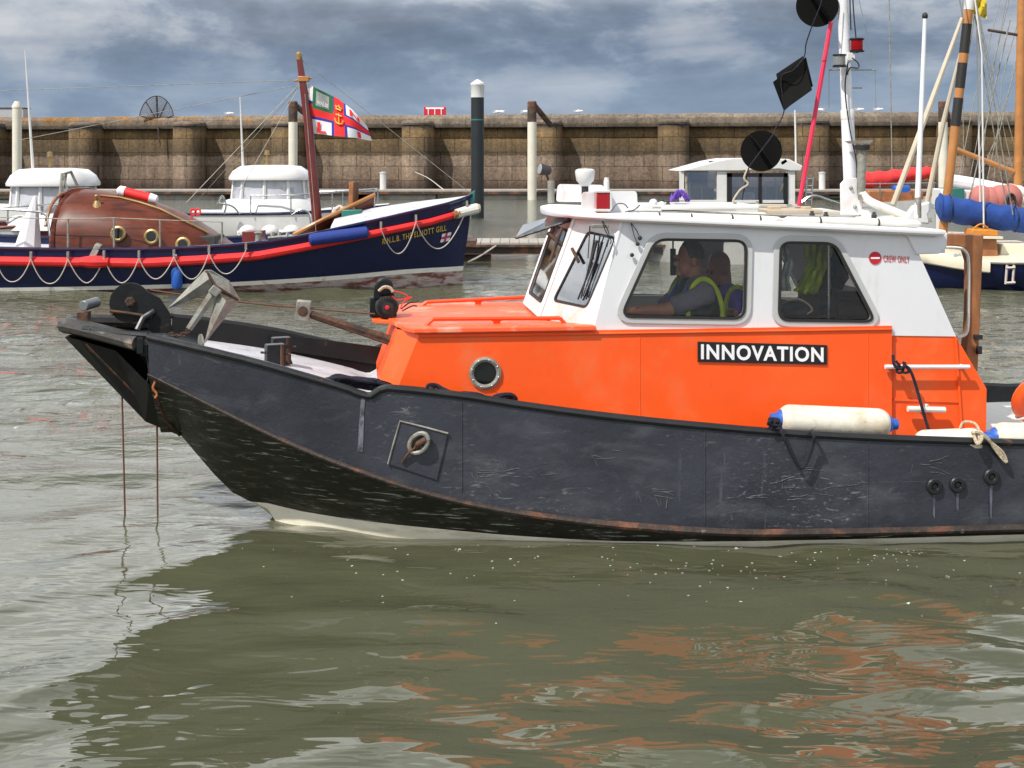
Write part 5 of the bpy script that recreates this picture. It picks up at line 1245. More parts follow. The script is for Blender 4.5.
    for s_ in (-1, 1): m_.ball(head + hd * .074 + rt_ * s_ * .031 + hup * .008, .009, 8)
    m_.build('eyes', 'hair', g)
    if not bald:
        hm = MB(); rr = random.Random(4)
        rows = []
        for i in range(9):
            th = PI * .58 * i / 8; rows.append([head + hup * (.022 + .098 * math.cos(th)) + hd * (-.014 + .082 * math.sin(th) * math.cos(ph) - (.03 * max(0, math.cos(ph)) * (i / 8))) + rt_ * (.082 * math.sin(th) * math.sin(ph)) for ph in [k * PI / 10 for k in range(20)]])
        hm.grid(rows, close=True).build('hair', 'hair', g)
    # buoyancy vest: panels over the shirt with hi-vis piping round the armhole
    vs = [(chest - Z * .16, chest, .150, .160), (chest, sh - Z * .01, .155, .10)]
    flesh('buoyancy_vest', vs, [], 'vest', g, .010)
    for (shd, elb, hand), s_ in zip(joints, (1, -1)):
        cc = shd - Z * .11
        P = [cc + fwd * (.105 * math.cos(a)) + Z * (.20 * math.sin(a)) + rt_ * s_ * (.035 - .045 * max(0, math.sin(a))) for a in [R(-62) + R(304) * k / 26 for k in range(27)]]
        MB().tube(P, .012, 6, flat=1.3).build('hivis_trim', 'hivis', g)
    m_ = MB()
    for s_ in (-1, 1): m_.tube(catmull([sh + rt_ * s_ * .10 + fwd * .08 + Z * .02, chest + rt_ * s_ * .11 + fwd * .155, chest - Z * .17 + rt_ * s_ * .10 + fwd * .15], 6), .009, 6)
    m_.build('vest_strap', 'blue', g)
    return g
h1 = L(689, 259, -.20); e1 = L(629, 311, -.34); e1b = L(640, 318, .02)
person(h1, .93, (-.98, -.16, 0), 'person at the helm in grey shirt and dark vest with yellow piping', 'greyshirt', e1b, e1, bow=.12, lean=-.03)
h2 = L(719, 268, .26); 
person(h2, .90, (-.93, -.34, 0), 'bald person in purple-blue shirt seated behind the helmsman', 'blueshirt', L(700, 322, .42), L(737, 318, -.02), bow=.45, bald=True, lean=-.02)
# hi-vis jacket hanging in the rear window and a bag
jk = thing('jacket', L(818, 325, -.1), 'yellow hi-vis jacket hanging inside the rear wheelhouse window', 'jacket')
m_ = MB(); rr = random.Random(8)
outl = [(806, 243), (820, 243), (828, 262), (824, 276), (812, 283), (796, 291), (801, 276), (806, 262)]
rows = []
for i in range(15):
    t = i / 14; yy = 243 + 49 * t
    xl = 809 - 18 * max(0, (t - .45)) ** .8 * 1.1 ; xr = 829 - (8 * t if t < .8 else 6.4 + 60 * (t - .8) ** 1.3)
    rows.append([L(xl + (xr - xl) * j / 12, yy, -.22 + .035 * math.sin(j * 1.4 + t * 4) + .02 * math.sin(j * 3.1 - t * 7)) for j in range(13)])
m_.grid(rows); b_ = m_.build('shell', 'hivis', jk, smooth=80); sm_ = b_.modifiers.new('s', 'SOLIDIFY'); sm_.thickness = .03
rows = [[L(x_ + 1.5 * math.sin(yy * .3), yy, -.12 + .02 * math.sin(j * 2 + yy * .1)) for j, x_ in enumerate(range(820, 846, 4))] for yy in range(248, 322, 6)]
b_ = MB().grid(rows).build('dark_panel', 'trouser', jk, smooth=80); sm_ = b_.modifiers.new('s', 'SOLIDIFY'); sm_.thickness = .03
bg_ = thing('kit_bag', L(795, 325, -.3), 'dark crumpled bag with tan edge inside the rear wheelhouse window', 'bag')
MB().ball(L(797, 310, -.34), (.10, .09, .055), 10).build('body', 'vest', bg_)
MB().tube(catmull([L(786, 300, -.42), L(798, 299, -.43), L(808, 304, -.43), L(812, 310, -.43), L(807, 314, -.43)], 5), .006, 6).build('handle', 'paleropem', bg_)
ww = thing('coverall', L(784, 290, -.35), 'pale grey patterned cloth hanging at the front edge of the rear window', 'cloth')
rows = [[L(783 + j * 1.7 + 1.5 * math.sin(yy * .2), yy, -.40 + .02 * math.sin(j * 2 + yy * .15)) for j in range(5)] for yy in range(246, 292, 5)]
b_ = MB().grid(rows).build('body', 'flaggrey', ww, smooth=80); sm_ = b_.modifiers.new('s', 'SOLIDIFY'); sm_.thickness = .02

# ================================================================== THE BLUE LIFEBOAT
LY = 21.9
def LB(px, py, v): return at(px, py, LY + v)
LBT = thing('lifeboat', (-5, LY, 0), 'navy blue lifeboat with red belt, mahogany canopy and white foredeck', 'boat')
def ltab(lst): return [(lambda q: (q.x, b, q.z))(LB(px, py, -b)) for px, py, b in lst]
sh = curve1(ltab([(472, 195, .03), (462, 199, .20), (446, 204, .42), (420, 210, .66), (390, 217, .86), (340, 228, 1.08), (291, 238, 1.24), (256, 243, 1.30), (200, 247, 1.36), (143, 249, 1.38), (60, 249, 1.38), (0, 248, 1.36), (-100, 243, 1.25), (-200, 236, 1.0), (-290, 226, .5), (-315, 224, .1)]))
wz1 = curve1(ltab([(466, 266, .03), (420, 268, .32), (340, 275, .75), (229, 282, 1.15), (100, 286, 1.25), (0, 287.5, 1.2), (-290, 284, .1)]))
xs0 = LB(472, 195, 0).x; xst = LB(463, 281, 0).x
def lring(t):    # t 0 bow .. 1 stern
    x_sh = xs0 + (LB(-315, 224, 0).x - xs0) * t; b, z = sh(x_sh)
    rk = (1 - t) ** 6; x_w = x_sh + (xst - xs0) * rk ; bw = b * (.62 + .3 * min(1, t * 3.2)) if t > 0 else .02
    z1 = wz1(x_w)[1]; z2 = z1 - (.075 - .03 * t)
    out = []
    for k, (f_, sft) in enumerate(((0, 0), (.2, .12), (.4, .3), (.6, .5), (.8, .75), (1, .95))):
        zz = z + (z1 - z) * f_; s_ = math.sin(f_ * PI / 2) ; bb = b + (bw - b) * (f_ ** 1.6)
        out.append(Vector((x_sh + (x_w - x_sh) * sft, bb, zz)))
    out.append(Vector((x_w, bw * .985, z2))); out.append(Vector((x_w, bw * .93, -.02))); out.append(Vector((x_w - .05, bw * .5, -.4)))
    return out
ts = [0, .003, .008, .015, .03, .05, .075] + list(np.linspace(.1, 1, 40))
rings = [lring(t) for t in ts]
lev = []
for sd_ in (-1, 1):
    rows = [[Vector((q.x, LY + sd_ * q.y, q.z)) for q in r_] for r_ in rings]; lev.append(rows)
m_ = MB()
for rows in lev: m_.grid([r_[:6] for r_ in rows])
lh = m_.build('hull', 'navy', LBT, smooth=50)
m_ = MB()
for rows in lev: m_.grid([r_[5:7] for r_ in rows])
m_.build('white_stripe', 'white_dirty', LBT, smooth=50)
m_ = MB()
for rows in lev: m_.grid([r_[6:] for r_ in rows])
m_.build('bottom', 'redboot', LBT, smooth=50)
nb = lev[0]
lbvh = BVHTree.FromPolygons([p for r_ in nb for p in r_], [[i * 9 + j, i * 9 + j + 1, (i + 1) * 9 + j + 1, (i + 1) * 9 + j] for i in range(len(nb) - 1) for j in range(8)])
def lproj(px, py, off=.01):
    o = Vector((0, 0, HCAM)); d = Vector(((px - 512) / FPX, 1, -(py - YH) / FPX)).normalized(); h = lbvh.ray_cast(o, d)
    if h[0] is None: return LB(px, py, -1.2)
    return h[0] - d * off
# gunwale cap, deck, foredeck
for sd_ in (-1, 1): MB().tube([Vector((r_[0].x, LY + sd_ * r_[0].y, r_[0].z)) for r_ in rings], .028, 6).build('gunwale', 'navy', LBT)
m_ = MB(); sel = [r_ for r_ in rings if r_[0].x > LB(336, 230, 0).x]
m_.grid([[Vector((r_[0].x - (.02 if i == 0 else 0), LY + k * (r_[0].y - .02), r_[0].z + (.20 * min(1, r_[0].y) * (1 - k * k)))) for k in (-1, -.8, -.5, 0, .5, .8, 1)] for i, r_ in enumerate(sel)])
m_.build('foredeck', 'white_deck', LBT)
m_ = MB(); sel = [r_ for r_ in rings if r_[0].x <= LB(330, 230, 0).x]
m_.grid([[Vector((r_[0].x, LY + k * (r_[0].y - .02), r_[0].z - .12)) for k in (-1, 0, 1)] for r_ in sel]); m_.build('deck', 'white_deck', LBT)
# red belting
def bz(px): return float(np.interp(px, [-200, 0, 143, 200, 256, 300, 372, 430, 474], [254, 261, 263, 260, 256, 248, 234, 222, 209]))
bpts = [lproj(px, bz(px), .05) for px in list(range(-180, 470, 10)) + [469]]
MB().tube(bpts, [.075 - .02 * max(0, min(1, (i - 38) / 26)) for i in range(len(bpts))], 10, flat=1.0).build('red_belting', 'redbelt', LBT)
bq = [Vector((p.x, 2 * LY - p.y, p.z)) for p in bpts]; MB().tube(bq, .07, 10).build('red_belting', 'redbelt', LBT)
MB().tube([lproj(px, bz(px) - .5, .10) for px in (80, 90, 100, 109)], [.07, .10, .10, .07], 10).build('belting_patch', 'redbelt', LBT)
# beckets: hanging lifelines
hg = [(-4, 261), (31, 259), (68, 259), (104, 258), (139, 258), (174, 257), (209, 253), (246, 250)]
m_all = [((hg[k]), hg[k + 1], 23) for k in range(len(hg) - 1)] + [((381, 229), (416, 222), 27), ((416, 222), (467, 208), 34)]
for (a, b_, dr) in m_all:
    P = []
    for k in range(17):
        t = k / 16; s_ = 2 * t - 1; P.append(lproj(a[0] + (b_[0] - a[0]) * t, a[1] + (b_[1] - a[1]) * t + (dr + 2.5 * math.sin(a[0] * 1.7)) * (1 - abs(s_ + .05 * math.sin(a[0]) * (1 - s_ * s_)) ** (2.1 + .3 * math.sin(a[0] * .9))), .15))
    MB().tube(P, .009, 5).build('lifeline_loop', 'whiterope', LBT)
for px, py in hg + [(381, 229), (416, 222), (467, 208)]:
    p = lproj(px, py - 4, .12); MB().box(p, (.035, .04, .11)).build('lifeline_shackle', 'galv', LBT, smooth=0)
# name and emblem on the bow
def nm(a, b):
    x = 382.5 + (446.5 - 382.5) * a; base = 244.6 + (230.5 - 244.6) * a; return lproj(x, base - 5.8 * b + .0, .012)
m_ = MB(); uv, fs = textmesh('R.N.L.B. THE ELLIOTT GILL', .012, 1.15)
m_.add([nm(a, b) for a, b in uv], fs); m_.build('name_lettering', 'gold', LBT, smooth=0)
def flq(a, b): return lproj(440.2 + 9.3 * a + 2.0 * b, 242.6 - 1.9 * a - 8.6 * b, .012)
m_ = MB(); m_.add([flq(0, 0), flq(1, 0), flq(1, 1), flq(0, 1)], [(0, 1, 2, 3)]); m_.build('flag_emblem', 'flagwhite', LBT, smooth=0)
def flq2(a, b): return lproj(440.2 + 9.3 * a + 2.0 * b, 242.6 - 1.9 * a - 8.6 * b, .02)
m_ = MB()
for x0_, x1_, y0_, y1_, mi in ((.40, .60, 0, 1, 1), (0, 1, .38, .62, 1), (.45, .55, -.0, 1, 0), (0, 1, .44, .56, 0)):
    m_.add([flq2(x0_, y0_) - Vector((0, .004 * (1 - mi), 0)), flq2(x1_, y0_) - Vector((0, .004 * (1 - mi), 0)), flq2(x1_, y1_) - Vector((0, .004 * (1 - mi), 0)), flq2(x0_, y1_) - Vector((0, .004 * (1 - mi), 0))], [(0, 1, 2, 3)], mi)
m_.build('emblem_cross', ['flagred', 'flagblue'], LBT, smooth=0)
# stem head, bow fairlead roll
MB().prism([LB(465, 206, -.05), LB(469, 194, -.05), LB(475, 190, -.05), LB(474, 206, -.05)], Vector((0, .1, 0))).build('stem_head', 'teal', LBT, bevel=.01)
MB().tube([LB(456, 214, -.34), LB(466, 211, -.2), LB(477, 208.5, -.12)], [.08, .085, .09], 10).build('bow_fender', 'white_dirty', LBT)
MB().lathe(LB(477, 208.5, -.12), (1, .1, .15), [(0, .09), (.06, .06)], 12).build('fender_end', 'paleropem', LBT)
MB().tube([LB(453, 215.5, -.40), LB(459, 213, -.33)], .06, 8).build('fender_boot', 'wood', LBT)
# mahogany canopy
cx0, cx1 = -7.36, LB(236, 240, -.3).x
topc = curve1([(x_, z_) for x_, z_ in [((px - 512) * LY / FPX, HCAM - (py - YH) * LY / FPX) for px, py in ((73, 199), (78, 192), (86, 189), (102, 190), (130, 195), (160, 203), (190, 216), (212, 229), (238, 248))]])
rows = []
for k in range(30):
    x = cx0 + (cx1 - cx0) * k / 29; zt_ = topc(x); zb_ = .58; w_ = 1.02 * (1 - max(0, (k / 29 - .25) / .75) ** 2.2 * .60); pw = .62
    rows.append([Vector((x, LY - .1 + w_ * (-math.cos(a) if abs(math.cos(a)) < .99 else -math.copysign(1, math.cos(a))) * (1.0), zb_ + (zt_ - zb_) * math.sin(a) ** .75 if math.sin(a) > 0 else zb_)) for a in [PI * j / 18 for j in range(19)]])
m_ = MB().grid(rows); m_.add(rows[0], [list(range(19))]); m_.build('canopy', 'mahog', LBT, smooth=50)
MB().tube(rows[0], .045, 6).build('canopy_rim', 'mahog', LBT)
MB().tube([p + Vector((-.12, 0, .05)) for p in rows[0][2:-2]], .03, 6).build('canopy_lining', 'wood', LBT)
# windshield frame on top of the canopy
m_ = MB(); a = LB(60, 196, -.3); b_ = LB(62, 174, -.15); c = LB(71, 172, -.05); d = LB(78, 187, .0)
m_.tube([a, b_, c, d], .025, 6).tube([LB(64, 188, .5), LB(66, 173, .4), c], .025, 6).tube([b_, LB(68, 190, -.2)], .018, 6).build('windshield_frame', 'galv', LBT)
MB().prism([LB(58, 203, -.3), LB(60, 195, -.3), LB(72, 188, -.3), LB(79, 188, -.3), LB(80, 194, -.3), LB(66, 197, -.3)], Vector((0, .6, 0))).build('hatch_coaming', 'mahog', LBT, bevel=.01)
bvc = BVHTree.FromPolygons([p for r_ in rows for p in r_], [[i * 19 + j, i * 19 + j + 1, (i + 1) * 19 + j + 1, (i + 1) * 19 + j] for i in range(29) for j in range(18)])
def cproj(px, py, off=0):
    o = Vector((0, 0, HCAM)); dd = Vector(((px - 512) / FPX, 1, -(py - YH) / FPX)).normalized(); h = bvc.ray_cast(o, dd); 
    return (h[0] - dd * off) if h[0] else LB(px, py, -.9)
for px, py in ((118, 234), (151.5, 237), (183, 245)):
    p = cproj(px, py, .07); r_ = MB().lathe(p + Vector((0, .03, 0)), (0, -1, .12), [(0, .11), (.04, .125), (.05, .10), (.045, .08)], 20, cap=False).build('porthole', 'brass', LBT)
    MB().lathe(p + Vector((0, .03, 0)), (0, -1, .12), [(0, .085), (.035, .085)], 18).build('glass', 'darkglass', r_)
MB().tube([cproj(px, py, .05) for px, py in ((100, 195.5), (120, 197.5), (140, 202.5), (160, 209), (180, 219), (195, 226), (208, 233))], .022, 6).build('canopy_handrail', 'brass', LBT)
MB().lathe(cproj(97, 204, .0), (0, -.2, 1), [(-.05, .09), (.03, .05), (.06, .03), (.14, .035), (.16, .01)], 12).build('vent', 'brass', LBT)
# stanchions with wires
sp = [(36, 218), (68, 219), (114, 218), (160, 220), (222, 222)]
m_w = MB(); tops = []
for px, py in sp[1:]:
    a = LB(px, py, -1.25); b_ = LB(px, 249, -1.25); MB().tube([a, b_], .016, 6).build('stanchion', 'galv', LBT); tops.append(a)
m_w.tube([LB(-60, 216, -1.2)] + tops, .008, 4).build('guard_wire', 'galv', LBT)
m_ = MB(); m_.tube([LB(-20, 207, -1.1), LB(2, 209, -1.1), LB(40, 212, -1.1), LB(47, 216, -1.1), LB(50, 236, -1.1)], .02, 6).tube([LB(8, 209, -1.1), LB(8, 224, -1.1)], .016, 6); m_.build('aft_rail', 'steel', LBT)
MB().tube([LB(28, 248, -.6), LB(33, 212, -.6), LB(35, 196, -.6)], [.22, .10, .02], 8).build('furled_cover', 'flagwhite', LBT)
# boathook bracket and deck fittings
MB().prism([LB(88, 258, -1.42), LB(95, 244, -1.40), LB(101, 246, -1.40), LB(95, 259, -1.42)], Vector((0, .1, .02))).build('deck_bracket', 'galv', LBT, bevel=.01)
MB().lathe(LB(258, 244, -1.1), (0, 0, 1), [(0, .05), (.16, .04), (.18, .07), (.2, .03)], 12).build('bitt', 'galv', LBT)
m_ = MB()
for px in (270, 277, 285): m_.tube([LB(px, 245, -1.2), LB(px + 3, 232, -1.15)], .03, 6)
m_.tube([LB(268, 238, -1.2), LB(292, 236, -1.15)], .03, 6).build('rowlock_gear', 'galv', LBT)
MB().box(LB(205, 241, -.3), (.5, .7, .2)).build('hatch_box', 'darkint', LBT, bevel=.02)
MB().box(LB(352, 213, -.3), (.32, .3, .12)).build('bow_light', 'teal', LBT, bevel=.02)
MB().box(LB(379, 215, -.3), (.3, .3, .13)).build('deck_box', 'darkint', LBT, bevel=.02)
MB().box(LB(254, 238, -.2), (.3, .5, .25)).build('locker_box', 'mastred', LBT, bevel=.01)
MB().tube(catmull([LB(278, 246, -1.1), LB(285, 240, -1.1), LB(291, 236, -1.0), LB(295, 242, -1.0), LB(288, 247, -1.1)], 4), .03, 6).build('coiled_line', 'whiterope', LBT)
# mast and stays
MB().tube([LB(319, 240, 0), LB(308, 120, 0), LB(299, 55, 0)], [.085, .075, .05], 14).build('mast', 'mastred', LBT)
MB().lathe(LB(299, 55, 0), (0, 0, 1), [(-.08, .055), (.02, .055), (.05, .03)], 12).build('mast_head', 'brass', LBT)
MB().tube([LB(294, 81, 0), LB(312, 78, 0)], .02, 6).box(LB(304, 79, 0), (.18, .14, .09)).build('spreader', 'sparwood', LBT, bevel=.01)
for q_ in (((303, 80, 0), (186, 203, -.9)), ((303, 82, 0), (193, 206, .9)), ((303, 80, 0), (240, 190, -.5)), ((302, 60, 0), (470, 193, 0)), ((304, 82, 0), (316, 232, -.7)), ((303, 80, 0), (-260, 100, 0)), ((303, 84, 0), (20, 140, .6))):
    MB().tube([LB(*q_[0]), LB(*q_[1])], .005, 4).build('stay', 'galv', LBT)
MB().box(LB(347, 210, .4), (.34, .26, .1)).tube([LB(354, 182, .3), LB(353, 209, .3)], .085, 4).build('samson_post', 'wood', LBT, smooth=0)
# small varnished boat lying on the foredeck
td = thing('tender', LB(345, 225, .2), 'small varnished wooden dinghy lying on the lifeboat deck behind the mast', 'dinghy')
a0, a1 = LB(298, 233, -.15), LB(374, 195, .2); m_ = MB(); rows = []
for k in range(12):
    t = k / 11; c = a0.lerp(a1, t); w_ = .55 * math.sin(PI * (.25 + .72 * t)) ** .8 * (1 if t < .98 else .3); dp = .30
    rows.append([c + Vector((0, w_ * math.cos(a), -dp * math.sin(a) * (1 if t < .9 else .6))) for a in [PI * j / 10 for j in range(11)]])
m_.grid(rows).build('hull', 'mahog', td, smooth=50)
m_ = MB(); m_.tube([r_[0] for r_ in rows], .035, 6).tube([r_[-1] for r_ in rows], .035, 6).build('gunwale', 'sparwood', td)
m_ = MB(); m_.box(rows[4][5] + Vector((0, 0, .26)), (.16, .95, .04)).box(rows[8][5] + Vector((0, 0, .26)), (.14, .8, .04)); m_.build('thwart', 'wood', td, smooth=0)
MB().tube(catmull([LB(339, 207, -.3), LB(334, 212, -.35), LB(338, 219, -.35), LB(344, 214, -.35), LB(340, 207, -.3), (LB(335, 210, -.35))], 4), .04, 6).build('rope_coil', 'whiterope', td)
# things on the lifeboat
o = MB().lathe(lproj(309, 241.5, .12), (lproj(368, 233.5, .12) - lproj(309, 241.5, .12)), [(0, .08), (.02, .13), (.5, .14), (.97, .13), (1.0, .08)], 16)
L_ = (lproj(368, 233.5) - lproj(309, 241.5)).length
o = MB().lathe(lproj(309, 240, .12), (lproj(368, 232, .12) - lproj(309, 240, .12)), [(0, .06), (.03, .095), (L_ * .5, .10), (L_ * .97, .095), (L_, .06)], 16).build('fender_roll', 'bluebag'); tag(o, 'blue canvas roll lashed over the red belt below the lifeboat mast', 'roll')
fe = thing('fender', lproj(177, 290, .12), 'small blue fender hanging on the navy lifeboat side', 'fender')
c = lproj(177, 290, .14); MB().lathe(c, (0, 0, 1), [(0, .0), (.02, .06), (.08, .09), (.32, .09), (.38, .06), (.42, .03), (.46, .03)], 16).build('body', 'blue', fe)
MB().tube([c + Vector((0, 0, .44)), lproj(176, 255, .15)], .012, 5).build('lanyard', 'whiterope', fe)
a, b_ = cproj(119, 192, .12), LB(159, 200, -.2); a = LB(117, 190, -.2); b_ = LB(158, 200, -.2); d = b_ - a
rf = thing('rolled_flag', (a + b_) / 2, 'red and white roll lying on top of the mahogany canopy', 'roll')
MB().lathe(a + d * .2, d, [(0, .08), (d.length * .6, .085)], 12).build('red_section', 'redbelt', rf)
MB().lathe(a, d, [(0, .03), (.04, .085), (d.length * .2, .09)], 12).build('white_end', 'flagwhite', rf)
MB().lathe(a + d * .8, d, [(0, .088), (d.length * .17, .07), (d.length * .2, .02)], 12).build('white_end', 'flagwhite', rf)
rk = MB()
for px in (193, 198): rk.loop([LB(px, 212, -.3) + Vector((.04 * math.cos(k * PI / 4), 0, .05 * math.sin(k * PI / 4))) for k in range(8)], .018, 5)
rk.tube([LB(192, 216, -.3), LB(192, 246, -.3)], .012, 5)
tag(rk.build('lamp_bracket', 'redbelt'), 'small red hooked fitting at the forward end of the mahogany canopy', 'fitting')
# flag: grid of coloured cloth
fg_ = thing('flag', LB(330, 140, 0), 'lifeboat society flag, red and blue cross on white with gold anchor, flying from the mast', 'flag')
def fs_(s, t):    # s 0..1 along fly, t 0..1 up the hoist
    top = np.interp(s, [0, .25, .5, .75, 1], [85, 92, 99, 110, 126]); bot_ = np.interp(s, [0, .25, .5, .75, 1], [133, 134.5, 136.5, 138, 141])
    xt = 310 + (367 - 310) * s; xb = 307.5 + (372 - 307.5) * s
    x = xb + (xt - xb) * t; y = bot_ + (top - bot_) * t; 
    return LB(x, y, .0 + .10 * math.sin(s * 7.5 - t * 1.4 + .4) * (.15 + s) + .02 * math.sin(s * 15 + t * 3))
NS, NT = 72, 48; m_ = MB(); rows = [[fs_(i / NS, j / NT) for j in range(NT + 1)] for i in range(NS + 1)]
def fcol(i, j):
    s, t = (i + .5) / NS, (j + .5) / NT
    if s < .40 and t > .55 and s > .05: 
        return 4 if .11 < s < .34 and .62 < t < .93 else 3
    if abs(s - .5) < .085 or abs(t - .5) < .13: return 1
    if abs(s - .5) < .125 or abs(t - .5) < .19: return 2
    return 0
m_.grid(rows, mif=fcol).build('cloth', ['flagwhite', 'flagred', 'flagblue', 'flaggreen', 'flaggrey'], fg_, smooth=80)
def fl_text(s_, s0, s1, t0, t1, mat, nm_):
    uv, fs = textmesh(s_, .03); m_ = MB()
    for dy in (-.02,): m_.add([fs_(s0 + (s1 - s0) * a, t0 + (t1 - t0) * b) + Vector((0, dy, 0)) for a, b in uv], fs)
    m_.build(nm_, mat, fg_, smooth=0)
fl_text('L', .15, .29, .03, .27, 'flagred', 'letter'); fl_text('I', .79, .84, .03, .28, 'flagred', 'letter'); fl_text('N', .69, .86, .72, .95, 'flagred', 'letter'); fl_text('WALES', .13, .32, .66, .75, 'flagwhite', 'green_lettering')
m_ = MB()
for dy in (-.03,):
    f3 = lambda s, t: fs_(s, t) + Vector((0, dy, 0))
    m_.tube([f3(.5, .34), f3(.5, .62)], .012, 5).tube([f3(.45, .57), f3(.55, .57)], .010, 5).tube([f3(.43, .46), f3(.45, .37), f3(.5, .33), f3(.55, .37), f3(.57, .46)], .012, 5)
    m_.tube([f3(.46, .72), f3(.45, .80), f3(.48, .77), f3(.5, .83), f3(.52, .77), f3(.55, .80), f3(.54, .72), f3(.46, .72)], .012, 5)
m_.build('anchor_emblem', 'gold', fg_)
MB().tube([LB(309, 84, 0), LB(307, 135, 0)], .012, 5).build('hoist_line', 'whiterope', fg_)

# ================================================================== BACKGROUND MOTOR BOATS
def cabin_cruiser(cx, Y, lab, wpx=76, roof=(165, 180), base=(214, 245), hullcol='gelcoat', hx=(-1.6, 2.9), stripe=None, ant=None):
    s = Y / FPX; c = at(cx, YH, Y); z = lambda py: HCAM - (py - YH) * s
    g = thing('cabin_boat', (c.x, Y, 0), lab, 'boat')
    w_ = wpx * s / 2
    # hull
    rows = []; zt_ = z(base[0] + 4)
    for k in range(16):
        t = k / 15; x = c.x + hx[0] + (hx[1] - hx[0]) * t; b = 1.15 * (1 - max(0, (t - .45) / .55) ** 2.4); b = max(b, .02); zz = zt_ + .35 * max(0, t - .4) ** 1.5
        rows.append([Vector((x + .0, Y - b, zz)), Vector((x, Y - b * .98, zz * .55)), Vector((x - .25 * t ** 4, Y - b * .85, .0)), Vector((x, Y, -.35)), Vector((x - .25 * t ** 4, Y + b * .85, .0)), Vector((x, Y + b * .98, zz * .55)), Vector((x, Y + b, zz))])
    m_ = MB().grid(rows); m_.add(rows[0], [list(range(7))]); m_.build('hull', hullcol, g, smooth=50)
    m_ = MB().grid([[r_[0] + Vector((0, .02, -.01)), (r_[0] + r_[6]) / 2 + Vector((0, 0, .06)), r_[6] + Vector((0, -.02, -.01))] for r_ in rows]); m_.build('deck', 'gelcoat', g, smooth=50)
    for i_ in (0, 6): MB().tube([r_[i_] for r_ in rows], .04, 6).build('rub_rail', stripe or 'navy', g)
    # cabin coaming
    z0, z1, z2, z3 = zt_ - .05, z(base[0] - 10), z(roof[1]), z(roof[0])
    z1 = max(z1, z0 + .12)
    def oval(zz, k, n=24, sq=3.0): return [Vector((c.x + w_ * k * math.copysign(abs(math.cos(a)) ** (2 / sq), math.cos(a)), Y + .95 * k * math.copysign(abs(math.sin(a)) ** (2 / sq), math.sin(a)), zz)) for a in [2 * PI * j / n for j in range(n)]]
    MB().grid([oval(z0, 1.22), oval(z1 - .05, 1.12), oval(z1, .96)], close=True).add(oval(z1, .96), [list(range(24))]).build('coaming', 'gelcoat', g, smooth=60)
    # window band with posts
    MB().grid([oval(z1, .93), oval(z2, .88)], close=True).build('windows', 'vinyl', g, smooth=60)
    lo, hi_ = oval(z1, .94), oval(z2 + .01, .89)
    for j in (1, 5, 7, 11, 13, 16, 18, 20, 23): MB().tube([lo[j], hi_[j]], .045, 6).build('window_post', 'gelcoat', g)
    MB().grid([oval(z2, .90), oval(z2 + .01, 1.02), oval(z2 + .07, 1.03), oval(z2 + (z3 - z2) * .6, .93), oval(z3 - .03, .75), oval(z3, .4)], close=True).add(oval(z3, .4), [list(range(24))]).add(oval(z2, .90), [list(range(24))]).build('cabin_roof', 'gelcoat', g, smooth=60)
    # seat and console inside
    MB().box((c.x + .2, Y, z1 + .05), (.5, .5, .5)).box((c.x - .4, Y + .2, z1), (.35, .4, .5)).build('helm_seat', 'gullgrey', g, bevel=.05)
    # rails
    m_ = MB()
    for sgn in (-1, 1):
        P = [r_[0 if sgn < 0 else 6] + Vector((0, -sgn * -.08, .45)) for r_ in rows[5:15]]; m_.tube(P, .02, 5)
        for k in (0, 3, 6, 9): m_.tube([P[k], P[k] - Vector((0, 0, .45))], .016, 5)
    m_.build('guard_rail', 'steel', g)
    MB().lathe((c.x - .1, Y, z3), (0, 0, 1), [(0, .04), (.25, .03), (.26, .07), (.36, .06), (.38, .02)], 10).build('roof_light', 'brass', g)
    if ant: MB().tube([at(ant[0][0], ant[0][1], Y - .3), at(ant[1][0], ant[1][1], Y - .3)], [.035, .012], 6).build('whip_aerial', 'gelcoat', g)
    return g
g2 = cabin_cruiser(271, 33, 'white cabin boat with rounded wheelhouse seen behind the lifeboat mast', ant=((243, 167), (240, 96)), hx=(-1.9, 3.0), base=(208, 245), wpx=78)
MB().prism([at(236, 236, 31.7), at(238, 208, 32.4), at(262, 202, 32.4), at(300, 206, 32.4), at(330, 216, 32.4), at(345, 236, 31.7)], Vector((0, 1.5, 0))).build('front_coaming', 'gelcoat', g2, smooth=0, bevel=.06)
for px in (248, 270, 292): MB().ball(at(px, 232, 31.6), (.22, .2, .18), 10).build('deck_cushion', 'gelcoat', g2)
m_ = MB()
for q_ in (((217, 205), (222, 196), (226, 205), (224, 214)), ((292, 215), (300, 210), (309, 213), (311, 224)), ((218, 203), (232, 206), (240, 214))): m_.tube(catmull([at(a, b, 31.5) for a, b in q_], 4), .025, 5)
m_.build('bow_rail', 'steel', g2)
g1 = cabin_cruiser(54, 30, 'white cabin boat at far left with dark red hull stripe behind the mahogany canopy', ant=((33, 170), (25, 50)), hx=(-3.6, 1.4), wpx=82, roof=(168, 186), base=(222, 245), stripe='mastred')
MB().prism([at(-60, 238, 29), at(-60, 222, 29), at(50, 222, 29), at(50, 238, 29)], Vector((0, -.03, 0))).build('red_band', 'mastred', g1, smooth=0)
m_ = MB().prism([at(-60, 222, 29), at(-60, 205, 29), at(10, 207, 29), at(50, 214, 29), at(50, 222, 29)], Vector((0, 1.6, 0))); m_.build('foredeck', 'gelcoat', g1, smooth=0, bevel=.05)

